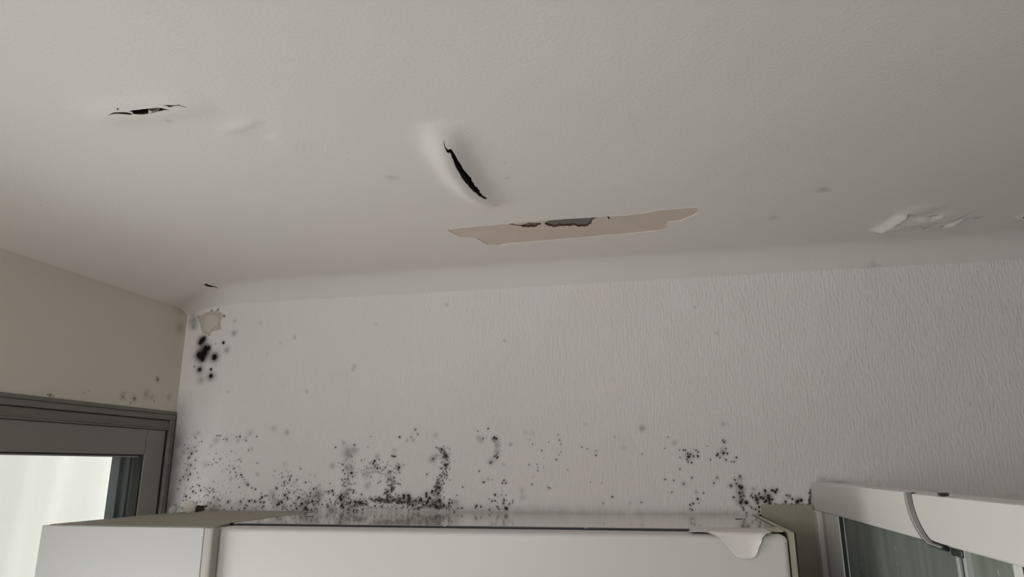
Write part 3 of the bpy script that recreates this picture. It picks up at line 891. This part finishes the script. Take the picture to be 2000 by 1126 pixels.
# bits of plaster showing inside the left tear
fr = S1([(1000, 318), (1030, 335), (1062, 350), (1050, 372), (995, 388)])
prism('plaster_fragment', [(p[0], p[1], float(ceil_z(np.array([p[0]]), np.array([p[1]]))[0]) + 0.0008) for p in fr], (0, 0, 0.006), M['scar_light'], ceiling)
fr = S1([(1062, 345), (1130, 325), (1160, 295), (1200, 300), (1185, 325), (1140, 352), (1090, 372), (1055, 372)])
prism('plaster_fragment', [(p[0], p[1], float(ceil_z(np.array([p[0]]), np.array([p[1]]))[0]) + 0.0015) for p in fr], (0, 0, 0.006), M['concrete'], ceiling)

# the peeled strip: bare plaster one paint layer up, broken through to grey concrete
hole1 = S4([(240, 352), (300, 358), (360, 378), (400, 385), (460, 380), (510, 365), (560, 343), (600, 348), (640, 350), (690, 352), (745, 352), (742, 375), (700, 384), (675, 405), (640, 415), (600, 410), (560, 418), (520, 412), (470, 417), (455, 398), (400, 396), (340, 384), (270, 370)])
hole2 = S4([(800, 350), (830, 330), (880, 310), (930, 298), (960, 292), (1050, 288), (1150, 284), (1280, 282), (1400, 272), (1500, 266), (1600, 261), (1560, 280), (1525, 298), (1500, 330), (1506, 355), (1470, 372), (1450, 395), (1400, 408), (1360, 402), (1320, 414), (1280, 400), (1235, 384),
            (1190, 402), (1130, 395), (1060, 402), (1030, 395), (990, 410), (935, 416), (900, 400), (860, 398), (805, 374)])
hole3 = S4([(1718, 244), (1755, 248), (1780, 290), (1762, 294), (1748, 272)])
ppts, pedges = [tuple(p) for p in patch], [(i, (i + 1) % len(patch)) for i in range(len(patch))]
for h in (hole1, hole2, hole3):
    n0 = len(ppts)
    ppts += [tuple(p) for p in h]
    pedges += [(n0 + i, n0 + (i + 1) % len(h)) for i in range(len(h))]
vo, eo, fo, _, _, _ = delaunay_2d_cdt([Vector((float(p[0]), float(p[1]))) for p in ppts], pedges, [], 1, 1e-5)
PX_, PY_ = np.array([v[0] for v in vo]), np.array([v[1] for v in vo])
keep = []
for f in fo:
    c = (np.array([PX_[list(f)].mean()]), np.array([PY_[list(f)].mean()]))
    if not any(inside(h, *c)[0] for h in (hole1, hole2, hole3)):
        keep.append(tuple(f))
ZP = ZC + 0.0012
strip = link('exposed_plaster', [(x, y, ZP) for x, y in zip(PX_, PY_)], keep, M['plaster'], ceiling)
strip['label'] = 'beige strip of bare plaster where ceiling paint peeled off'


def ring(name, poly, z0, z1, m, parent):
    n = len(poly)
    vs = [(p[0], p[1], z0) for p in poly] + [(p[0], p[1], z1) for p in poly]
    return link(name, vs, [(i, (i + 1) % n, n + (i + 1) % n, n + i) for i in range(n)], m, parent)


ring('paint_edge', patch, ZC - 0.0006, ZP, M['ceiling'], strip)
for h in (hole1, hole2):
    ring('broken_edge', h, ZP, ZP + 0.0045, M['brownedge'], strip)
    P = np.array(h)
    c = link('bare_concrete', [(p[0], p[1] + 0.002, ZP + 0.0035) for p in P], [tuple(range(len(P)))], M['concrete'], strip)
    c['label'] = 'grey concrete showing through the broken plaster'
    # crumbling brown rim along the hole's lower side, darkened to paint its shadow
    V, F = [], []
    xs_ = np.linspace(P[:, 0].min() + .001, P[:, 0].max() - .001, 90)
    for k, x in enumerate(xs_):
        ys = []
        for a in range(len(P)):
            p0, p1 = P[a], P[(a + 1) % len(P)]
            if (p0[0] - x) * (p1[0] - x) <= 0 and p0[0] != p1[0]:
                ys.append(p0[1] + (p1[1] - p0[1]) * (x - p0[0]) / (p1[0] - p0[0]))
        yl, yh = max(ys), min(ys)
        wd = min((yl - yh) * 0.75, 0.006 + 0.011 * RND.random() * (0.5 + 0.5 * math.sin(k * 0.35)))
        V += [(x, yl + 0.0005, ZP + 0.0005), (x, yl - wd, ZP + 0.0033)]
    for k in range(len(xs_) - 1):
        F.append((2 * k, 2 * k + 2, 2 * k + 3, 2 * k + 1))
    link('shaded_crumbled_rim', V, F, M['brownedge'], strip)
ring('broken_edge', hole3, ZP, ZP + 0.02, M['void'], strip)
P = np.array(hole3)
link('bare_concrete', [(p[0], p[1], ZP + 0.02) for p in P], [tuple(range(len(P)))], M['void'], strip)

# the closed slab above everything, so no sky leaks in
structure(box('ceiling_slab', (WL - 0.1, WF - 0.1, ZC + 0.08), (WR + 0.1, WB + 0.1, ZC + 0.2), M['plain']))

# ------------------------------------------------------------------ mould colonies as raised growth
NAMES = {
    C_CORNER: 'black furry mould blotches below the paint scar in the wall corner',
    C_LEFT: 'fine speckled mould on the wall right beside the grey window frame',
    C_BAND: 'dense black mould band along the wall foot above the cabinets',
    C_COLS: 'fuzzy grey mould columns rising from the dense band at the wall foot',
    C_JAY: 'J-shaped streak of black mould climbing the wall above the wide cabinet',
    C_HOOK: 'hook-shaped mould streak with loose dots beneath, right of the J-shaped streak',
    C_MID: 'sparse faint mould dots on the bare middle stretch of the back wall',
    C_RIGHT: 'two spidery groups of small mould dots with three dots far below them',
    C_END: 'thick mould clusters above the beige board beside the glass screen',
    C_SIDE: 'few mould dots on the side wall just above the window frame',
    C_CEIL: 'tiny scattered dark specks on the ceiling paint',
    C_BLIS: 'black specks on the crumpled peeling paint of the ceiling',
}
for cl, lab in NAMES.items():
    V, F, FM = [], [], []
    for s in SPOTS:
        if s[1] != cl or not s[6]:
            continue
        p = place(s)
        r = s[4] * float(np.dot(p, FW)) / FPX * (0.70 if cl != C_CORNER else 0.72)
        if s[0] == 'b':
            if p[2] < -0.137 and p[0] < 0.28:
                continue
            if p[0] < WL + 0.004 or p[0] > 0.425:
                continue
            e1, e2, nn = np.array([1, 0, 0]), np.array([0, 0, 1]), np.array([0, -1, 0])
        elif s[0] == 'l':
            if p[2] < WIN_Z1 + 0.003:
                p[2] = WIN_Z1 + 0.003
            e1, e2, nn = np.array([0, 1, 0]), np.array([0, 0, 1]), np.array([1, 0, 0])
        else:
            p = np.array([p[0], p[1], float(ceil_z(np.array([p[0]]), np.array([p[1]]))[0])])
            e1, e2, nn = np.array([1, 0, 0]), np.array([0, 1, 0]), np.array([0, 0, -1])
        k = 9 if r > 0.003 else 7
        n0 = len(V)
        st = 1.0 + 0.35 * (RND.random() - 0.4)
        V.append(p + nn * (0.0007 + 0.0006 * RND.random()))
        ph = RND.random() * 6
        for i in range(k):
            a = ph + 2 * math.pi * i / k
            rr = r * (0.72 + 0.5 * RND.random())
            V.append(p + e1 * math.cos(a) * rr / st + e2 * math.sin(a) * rr * st + nn * 0.00035)
        idx = 0 if s[5] > 0.78 else 1
        for i in range(k):
            F.append((n0, n0 + 1 + i, n0 + 1 + (i + 1) % k))
            FM.append(idx)
    if V:
        tag(link('mould', V, F, None, mats=[M['mould'] if cl != C_CORNER else M['mould_black'], M['mould_soft']], fmat=FM, smooth=True), lab, 'mould', None, 'stuff')

# ------------------------------------------------------------------ window in the left wall
win = bpy.data.objects.new('window_1', None)
COL.objects.link(win)
win.location = (WL, 1.1, WIN_Z0)
structure(win, 'grey painted window frame in the side wall')
Y0, Y1, Z0, Z1 = WIN_Y0, WIN_Y1, WIN_Z0, WIN_Z1


def frame_ring(bm, y0, y1, z0, z1, w_side, w_top, xa, xb, bev=0.0015):
    bm_box(bm, (xa, y0, z1 - w_top), (xb, y1, z1), bev)
    bm_box(bm, (xa, y0, z0), (xb, y1, z0 + w_top), bev)
    bm_box(bm, (xa, y0, z0 + w_top), (xb, y0 + w_side, z1 - w_top), bev)
    bm_box(bm, (xa, y1 - w_side, z0 + w_top), (xb, y1, z1 - w_top), bev)


bm = bmesh.new()
frame_ring(bm, Y0, Y1, Z0, Z1, 0.024, 0.031, WL - 0.05, WL + 0.006, 0.002)
link_bm('outer_frame', bm, M['alu_dirty'], win)
bm = bmesh.new()
frame_ring(bm, Y0 + 0.001, Y1 - 0.001, Z0 + 0.001, Z1 - 0.012, 0.0012, 0.0014, WL + 0.0055, WL + 0.0072, 0)
link_bm('groove', bm, M['rubber'], win)
bm = bmesh.new()
frame_ring(bm, Y0 + 0.024, Y1 - 0.024, Z0 + 0.031, Z1 - 0.033, 0.002, 0.028, WL - 0.05, WL - 0.001, 0.002)
bm_box(bm, (WL - 0.05, Y0 + 0.03, Z1 - 0.066), (WL + 0.003, Y1 - 0.024, Z1 - 0.061), 0.001)
link_bm('inner_frame', bm, M['alu_dirty'], win)
bm = bmesh.new()
frame_ring(bm, Y0 + 0.024, Y1 - 0.024, Z0 + 0.031, Z1 - 0.031, 0.0135, 0.0022, WL - 0.05, WL - 0.003, 0)
link_bm('gap_seal', bm, M['rubber'], win)
sash_y1, sash_z1 = 2.160, Z1 - 0.067
bm = bmesh.new()
bm_box(bm, (WL - 0.045, Y0 + 0.04, 0.046), (WL - 0.002, 2.070, sash_z1), 0.002)
bm_box(bm, (WL - 0.045, Y0 + 0.04, Z0 + 0.05), (WL - 0.002, 2.070, Z0 + 0.14), 0.002)
bm_box(bm, (WL - 0.045, Y0 + 0.04, Z0 + 0.14), (WL - 0.002, Y0 + 0.13, 0.046), 0.002)
sash = link_bm('sash', bm, M['alu'], win)
box('stile', (WL - 0.045, 2.0708, Z0 + 0.05), (WL - 0.002, sash_y1, sash_z1), M['alu'], sash, 0.002)
bm = bmesh.new()
frame_ring(bm, Y0 + 0.13, 2.0695, Z0 + 0.14, 0.0455, 0.006, 0.0035, WL - 0.04, WL - 0.006, 0)
link_bm('gasket', bm, M['rubber'], sash)
bm = bmesh.new()
bm_box(bm, (WL - 0.016, Y0 + 0.14, 0.0375), (WL - 0.012, 2.055, 0.0418))
link_bm('glazing_bead', bm, M['bead'], sash)
bm = bmesh.new()
bm_box(bm, (WL - 0.024, Y0 + 0.135, Z0 + 0.14), (WL - 0.020, 2.064, 0.042))
link_bm('glass', bm, M['glass'], sash)
# outer reveal with the shutter guide seen through the glass
bm = bmesh.new()
bm_box(bm, (WL - 0.115, 2.064, Z0), (WL - 0.05, 2.13, 0.12), 0.001)
bm_box(bm, (WL - 0.115, Y0, 0.0405), (WL - 0.05, 2.13, 0.12), 0.001)
link_bm('reveal', bm, M['guide'], win)
bm = bmesh.new()
bm_box(bm, (WL - 0.105, 2.050, Z0), (WL - 0.075, 2.066, 0.0405), 0.002)
link_bm('shutter_guide', bm, M['guide_pale'], win)
bm = bmesh.new()
bm_box(bm, (WL - 0.115, 2.057, Z0), (WL - 0.107, 2.066, 0.0405), 0.001)
link_bm('guide_lip', bm, M['guide'], win)

# white sheet outside
NV, NW = 120, 30
V, F = [], []
for j in range(NW + 1):
    for i in range(NV + 1):
        y = -0.2 + 2.75 * i / NV
        z = 0.42 - 2.15 * j / NW
        k = (0.42 - z)
        x = WL - 0.30 + 0.020 * math.sin(y * 17 + 0.6 * k) + 0.012 * math.sin(y * 37 + 1.1 + 1.5 * k) + 0.02 * k * math.sin(y * 9 - 1.4 * k)
        V.append((x, y, z))
for j in range(NW):
    for i in range(NV):
        a = j * (NV + 1) + i
        F.append((a, a + 1, a + NV + 2, a + NV + 1))
tag(link('hanging_sheet', V, F, M['cloth'], smooth=True), 'bright white sheet hanging in soft folds outside the grey window', 'sheet')

# ------------------------------------------------------------------ narrow cabinet on the left
nc = empty('narrow_cabinet', (-1.31, 1.88, ZF), 'narrow tall white cabinet with a dusty beige top beside the window', 'cabinet')
TZ = -0.1365
top_poly = [(-1.540, 1.590, TZ), (-1.086, 1.590, TZ), (-1.086, 1.602, TZ), (-1.100, 1.700, TZ), (-1.105, 2.19, TZ), (-1.540, 2.19, TZ)]
prism('body', [(x, y, ZF) for x, y, z in top_poly], (0, 0, TZ - 0.018 - ZF), M['side_beige'], nc)
prism('top_panel', [(-1.544, 1.588, TZ - 0.018), (-1.061, 1.588, TZ - 0.018), (-1.061, 1.598, TZ - 0.018), (-1.074, 1.600, TZ - 0.018), (-1.100, 1.700, TZ - 0.018), (-1.105, 2.19, TZ - 0.018), (-1.544, 2.19, TZ - 0.018)], (0, 0, 0.018), M['top_beige'], nc, 0.0012)
box('door', (-1.549, 1.570, ZF + 0.1), (-1.0850, 1.5875, TZ - 0.0016), M['white_door_cool'], nc, 0.002)
bm = bmesh.new()
K = 14
ring_ = [(-1.0725 + 0.0125 * math.cos(math.pi + math.pi * i / K), 1.5735 + 0.0050 * math.sin(math.pi + math.pi * i / K)) for i in range(K + 1)]
ring_ += [(-1.060, 1.596), (-1.085, 1.596)]
vs_ = [bm.verts.new((x, y, ZF + 0.1)) for x, y in ring_]
f = bm.faces.new(vs_)
r = bmesh.ops.extrude_face_region(bm, geom=[f])
for v in [g for g in r['geom'] if isinstance(g, bmesh.types.BMVert)]:
    v.co.z = TZ - 0.003
o = link_bm('edge_profile', bm, M['strip'], nc)
o['label'] = 'rounded satin aluminium edge profile'
box('bracket', (-1.074, 1.575, TZ - 0.003), (-1.060, 1.599, TZ + 0.0006), M['top_beige'], nc, 0.001)

# ------------------------------------------------------------------ wide cabinet
wc = empty('wide_cabinet', (-0.39, 1.9, ZF), 'wide white cabinet with a glossy top and dark gap behind its door edge', 'cabinet')
bt = [(-1.0905, 1.700, 0), (0.256, 1.700, 0), (0.256, 2.19, 0), (-1.0985, 2.19, 0)]
prism('body', [(x, y, ZF) for x, y, z in bt], (0, 0, TZ - 0.004 - ZF), M['side_beige'], wc)
prism('top_panel', [(x, y, TZ - 0.004) for x, y, z in bt], (0, 0, 0.004), M['top_gloss'], wc, 0.0008)
prism('seam', [(-1.0998, 1.700, TZ - 0.02), (-1.0910, 1.700, TZ - 0.02), (-1.0990, 2.19, TZ - 0.02), (-1.1048, 2.19, TZ - 0.02)], (0, 0, 0.0198), M['rubber'], nc)
# wide dark gap, filled black to stand in for its deep shade
box('gap_dark_fill', (-1.076, 1.672, ZF + 0.1), (0.245, 1.6995, TZ - 0.0010), M['rubber'], wc)
# door with soft upper edge and rounded corners
x0, x1, zb, zt, rr = -1.0705, 0.256, ZF + 0.1, TZ - 0.0040, 0.012


def outline(t, n=8):
    r_ = max(rr - t, 0.0012)
    a_, b_, c_, d_ = x0 + min(t, 0.003), x1 - t, zb + t, zt - t
    return [(a_, c_), (b_, c_)] + [(b_ - r_ + r_ * math.cos(a), d_ - r_ + r_ * math.sin(a)) for a in np.linspace(0, math.pi / 2, n)] + [(a_ + 0.0015, d_), (a_, d_ - 0.0015)]


BV = 0.011
rings = [(0.0, 1.671)] + [(BV * (1 - math.cos(a)), 1.600 + BV * (1 - math.sin(a))) for a in np.linspace(0, math.pi / 2, 8)]
V, F = [], []
for t, y in rings:
    V += [(x, y, z) for x, z in outline(t)]
no = len(outline(0))
for k in range(len(rings) - 1):
    for i in range(no):
        F.append((k * no + i, (k + 1) * no + i, (k + 1) * no + (i + 1) % no, k * no + (i + 1) % no))
F.append(tuple(range(no)))
F.append(tuple(reversed(range((len(rings) - 1) * no, len(rings) * no))))
door = link('door', V, F, M['white_door'], wc)
bm = bmesh.new()
bm.from_mesh(door.data)
bmesh.ops.recalc_face_normals(bm, faces=bm.faces[:])
bm.to_mesh(door.data)
bm.free()
door.data.polygons.foreach_set('use_smooth', [True] * len(door.data.polygons))
door.data.set_sharp_from_angle(angle=math.radians(28))
# plaster crumbs caught in the gap
for px, py in ((876, 1024.5), (1146, 1028)):
    c = onZ(px, py, TZ)
    bm = bmesh.new()
    bmesh.ops.create_icosphere(bm, subdivisions=2, radius=0.0045)
    for v in bm.verts:
        v.co *= 0.7 + 0.5 * RND.random()
        v.co.y *= 2.4
        v.co += Vector((float(c[0]), 1.687, TZ - 0.003))
    tag(link_bm('plaster_crumb', bm, M['flake']), 'small pale plaster crumb stuck in the dark door gap, %s of two' % ('left' if px < 1000 else 'right'), 'crumb', 'plaster crumbs in the door gap')
for px, py in ((604, 1008), (1443, 1013)):
    c = onZ(px, py, TZ)
    box('slot', (c[0] - 0.0085, c[1] - 0.011, TZ - 0.001), (c[0] + 0.0085, c[1] + 0.011, TZ + 0.0006), M['dark_brown'], wc)
# side strip with black joints
for nm, xa, xb, ya, zz, mm in (('joint', 0.2565, 0.2605, 1.64, TZ - 0.001, M['rubber']), ('side_panel', 0.2605, 0.2725, 1.618, TZ + 0.001, M['side_beige']), ('joint', 0.2725, 0.2765, 1.622, TZ + 0.0005, M['rubber'])):
    box(nm, (xa, ya, ZF + 0.02), (xb, 2.19, zz), mm, wc, 0.0006 if nm == 'side_panel' else 0)
box('hinge_cover', (0.225, 1.640, TZ - 0.001), (0.2555, 1.72, TZ + 0.0035), M['side_beige'], wc, 0.0015)
# loose film over the corner of the door
V, F = [], []
NU, NT = 30, 18
low = [(1345, 1031.5), (1380, 1038), (1400, 1046), (1420, 1064), (1436, 1084), (1450, 1091), (1470, 1091), (1478, 1086), (1480, 1072), (1487, 1056), (1497, 1044), (1501, 1034)]
lowx = [onY(a, b, 1.594)[0] for a, b in low]
lowz = [onY(a, b, 1.594)[2] for a, b in low]
xl, xr = lowx[0], lowx[-1]
for i in range(NU + 1):
    u = i / NU
    x = xl + (xr - xl) * u
    zl = float(np.interp(x, lowx, lowz))
    hang = max(0.0, (TZ + 0.002) - zl)
    back = min(1.0, u / 0.10) ** 0.5 * 0.104
    for j in range(NT + 1):
        t = j / NT
        if t < 0.35:
            q = t / 0.35
            y = 1.5975 + back * (1 - q)
            z = TZ + 0.0028 + 0.002 * math.sin(q * 3.14) * math.sin(u * 7)
        else:
            q = (t - 0.35) / 0.65
            y = 1.5965 - 0.014 * q * max(0, (u - 0.72) / 0.28) ** 1.5 - 0.0015 * q * math.sin(u * 5) ** 2
            z = TZ + 0.002 - hang * q
        V.append((x + (0.006 * math.sin(t * 5) if u > 0.9 else 0), y, z))
for i in range(NU):
    for j in range(NT):
        a = i * (NT + 1) + j
        F.append((a, a + 1, a + NT + 2, a + NT + 1))
film = link('film', V, F, M['film'], wc, smooth=True)
film['label'] = 'loose white film peeling at the upper corner'
sm = film.modifiers.new('t', 'SOLIDIFY')
sm.thickness = 0.0006

# ------------------------------------------------------------------ beige board on the wall beside the cabinet
bd = [onY(1490, 985, 2.178), onY(1588, 985, 2.178)]
tag(box('wall_board', (0.287, 2.178, ZF), (0.4255, 2.199, float(bd[0][2])), M['board'], None, 0.002), 'grimy beige board against the wall between the wide cabinet and glass screen', 'board')

# ------------------------------------------------------------------ paint flakes lying on the narrow cabinet, and a dark piece for their shadow


def flake(name, cx, cy, cz, w, h, curl, rot, m, label, seed, tilt=0.3):
    rg = random.Random(seed)
    n = 14
    V, F = [], []
    rad = [0.75 + 0.35 * rg.random() for _ in range(9)]
    for j in range(n + 1):
        for i in range(n + 1):
            u, v = i / n * 2 - 1, j / n * 2 - 1
            # square to disc, ragged rim
            du, dv = u * math.sqrt(1 - v * v / 2), v * math.sqrt(1 - u * u / 2)
            a = (math.atan2(dv, du) / (2 * math.pi)) % 1 * 9
            k = rad[int(a) % 9] * (1 - a % 1) + rad[(int(a) + 1) % 9] * (a % 1)
            du, dv = du * k, dv * k
            x = du * w / 2
            z = (dv + 1) * h / 2
            y = curl * (du * du * 1.2 + 0.5 * dv * dv) + tilt * z + 0.002 * math.sin(5 * u + 3 * v)
            V.append(Vector((x, y, z)))
    R_ = Matrix.Rotation(rot, 3, 'Z')
    V = [R_ @ v for v in V]
    zmin = min(v.z for v in V)
    V = [(v.x + cx, v.y + cy, v.z - zmin + cz) for v in V]
    for j in range(n):
        for i in range(n):
            a = j * (n + 1) + i
            F.append((a, a + 1, a + n + 2, a + n + 1))
    o = link(name, V, F, m, None, smooth=True)
    s = o.modifiers.new('t', 'SOLIDIFY')
    s.thickness = 0.0012
    return tag(o, label, 'flake', 'paint flakes on the narrow cabinet')


flake('paint_flake', -1.470, 2.03, TZ, 0.058, 0.040, 0.018, 0.5, M['flake'], 'pale curled paint flake lying on the narrow cabinet top near the wall', 3)
flake('paint_flake', -1.506, 1.99, TZ, 0.036, 0.026, 0.012, -0.4, M['flake_grey'], 'small grey paint flake beside the window frame, left of the pale curled flake', 5)
flake('paint_flake', -1.478, 2.10, TZ, 0.036, 0.022, 0.004, 0.2, M['dark_brown'], 'dark brown piece standing in for the shadowed underside of the pale curled flake', 8)  # added dark piece, stands in for the pale flake's shadowed underside

# ------------------------------------------------------------------ white framed glass screen on the right
XS = 0.427
gs = empty('glass_screen', (XS, 1.5, ZF), 'white framed glass screen with a chrome arc on its top rail', 'screen')
T = 0.045
RZ0, RZ1 = -0.1205, -0.0455
YE = 0.55


def pX(pts, dx=0.0):
    return [(XS + dx, float(p[1]), float(p[2])) for p in (onX(a, b, XS) for a, b in pts)]


box('top_rail', (XS, YE + 0.2, RZ0), (XS + T, 2.192, RZ1), M['pvc'], gs, 0.002)
box('post', (XS + 0.002, 1.918, ZF), (XS + T - 0.002, 2.06, RZ0 - 0.0003), M['pvc'], gs, 0.002)
o = box('wall_profile', (XS - 0.003, 2.135, ZF), (XS + T, 2.192, RZ0 - 0.0003), M['pvc'], gs, 0.004)
box('post_channel', (XS + 0.010, 2.058, ZF), (XS + T - 0.004, 2.137, RZ0 - 0.0003), M['pvc_grey'], gs)
box('pane_seal', (XS + 0.004, 1.9135, ZF), (XS + 0.012, 1.9178, RZ0 - 0.0005), M['darkgreen'], gs)
box('glass_pane', (XS + 0.015, 1.22, ZF + 0.03), (XS + 0.021, 1.9145, RZ0 - 0.0003), M['green_glass'], gs)
box('glass_pane', (XS + 0.015, YE + 0.22, ZF + 0.03), (XS + 0.021, 1.188, RZ0 - 0.0003), M['green_glass'], gs)
box('meeting_gap', (XS + 0.010, 1.195, ZF + 0.03), (XS + 0.026, 1.213, RZ0 - 0.0003), M['darkgreen'], gs)
o = box('clear_seal', (XS + 0.006, 1.212, ZF + 0.03), (XS + 0.022, 1.222, RZ0 - 0.0003), M['seal'], gs, 0.001)
box('clear_seal', (XS + 0.006, 1.187, ZF + 0.03), (XS + 0.022, 1.196, RZ0 - 0.0003), M['seal'], gs, 0.001)
box('door_stile', (XS + 0.004, 1.015, ZF + 0.03), (XS + 0.024, 1.037, RZ0 - 0.0003), M['pvc'], gs, 0.002)
box('stile_gasket', (XS + 0.006, 1.008, ZF + 0.03), (XS + 0.020, 1.0148, RZ0 - 0.0003), M['rubber'], gs)
box('carrier', (XS + 0.002, 1.188, RZ0 - 0.012), (XS + 0.024, 1.226, RZ0 - 0.0003), M['darkgreen'], gs, 0.002)

Q = lambda pts: [(1700 + x / 5.743, 930 + y / 5.743) for x, y in pts]
outer = Q([(398, 176), (404, 240), (420, 310), (440, 380), (463, 440), (490, 500), (518, 556), (550, 610), (585, 662), (622, 712), (655, 748), (690, 780), (712, 790), (760, 806), (820, 826), (885, 840)])
inner_ = Q([(503, 178), (512, 235), (526, 305), (546, 378), (570, 448), (598, 515), (626, 572), (658, 628), (692, 675), (730, 722), (760, 735), (800, 748), (838, 762), (878, 776)])
cover_in = Q([(514, 182), (523, 238), (537, 305), (557, 378), (581, 446), (608, 510), (637, 567), (668, 620), (702, 668), (737, 712), (765, 724), (805, 738), (845, 752), (885, 764)])
cov = pX(cover_in)
cov = cov + [(XS, YE, cov[-1][2] - 0.0), (XS, YE, RZ1 - 0.0005)]
cov[0] = (XS, cov[0][1], RZ1 - 0.001)
cv = prism('rail_cover', [(XS - 0.008, y, z) for _, y, z in cov], (0.006, 0, 0), M['pvc'], gs, 0.0014, 2)
cp = pX([(1842, 963)])[0]
box('clip', (XS - 0.006, cp[1] - 0.006, RZ1 - 0.0005), (XS + 0.006, cp[1] + 0.006, RZ1 + 0.0045), M['dark_brown'], gs, 0.001)
# black gap seal between the chrome and the cover
prism('cover_joint', pX(inner_, -0.0070) + list(reversed(pX(cover_in, -0.0070))), (0.004, 0, 0), M['rubber'], gs)
# chrome arc: half-round moulding between the outer curve and the joint


def resample(p, n):
    p = np.array([(a[1], a[2]) for a in p])
    d = np.r_[0, np.cumsum(np.hypot(*np.diff(p, axis=0).T))]
    t = np.linspace(0, d[-1], n)
    return np.stack([np.interp(t, d, p[:, 0]), np.interp(t, d, p[:, 1])], 1)


A_, B_ = resample(pX(outer), 40), resample(pX(inner_), 40)
V, F = [], []
KP = 12
for a, b in zip(A_, B_):
    for k in range(KP + 1):
        t = k / KP
        if t < 0.45:
            h = 0.0035 + 0.007 * (t / 0.45)
        elif t < 0.62:
            h = 0.0105
        else:
            h = 0.0105 - 0.006 * (t - 0.62) / 0.38
        y, z = a + (b - a) * t
        V.append((XS - h, y, z))
    V.append((XS + 0.001, b[0], b[1]))
    V.append((XS + 0.001, a[0], a[1]))
NN = KP + 3
for i in range(len(A_) - 1):
    for k in range(NN):
        F.append((i * NN + k, i * NN + (k + 1) % NN, (i + 1) * NN + (k + 1) % NN, (i + 1) * NN + k))
F.append(tuple(range(NN)))
F.append(tuple(reversed([(len(A_) - 1) * NN + k for k in range(NN)])))
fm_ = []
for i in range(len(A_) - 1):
    fm_ += [1 if k < 4 else (0 if k < 8 else 2) for k in range(NN)]  # dark, bright and grey bands paint the reflections into the chrome
o = link('chrome_arc', V, F, None, gs, mats=[M['chrome'], M['chrome_dark_reflection'], M['chrome_grey_reflection']], fmat=fm_ + [1, 1])
o['label'] = 'curved chrome moulding'
bm = bmesh.new()
bm.from_mesh(o.data)
bmesh.ops.recalc_face_normals(bm, faces=bm.faces[:])
bm.to_mesh(o.data)
bm.free()
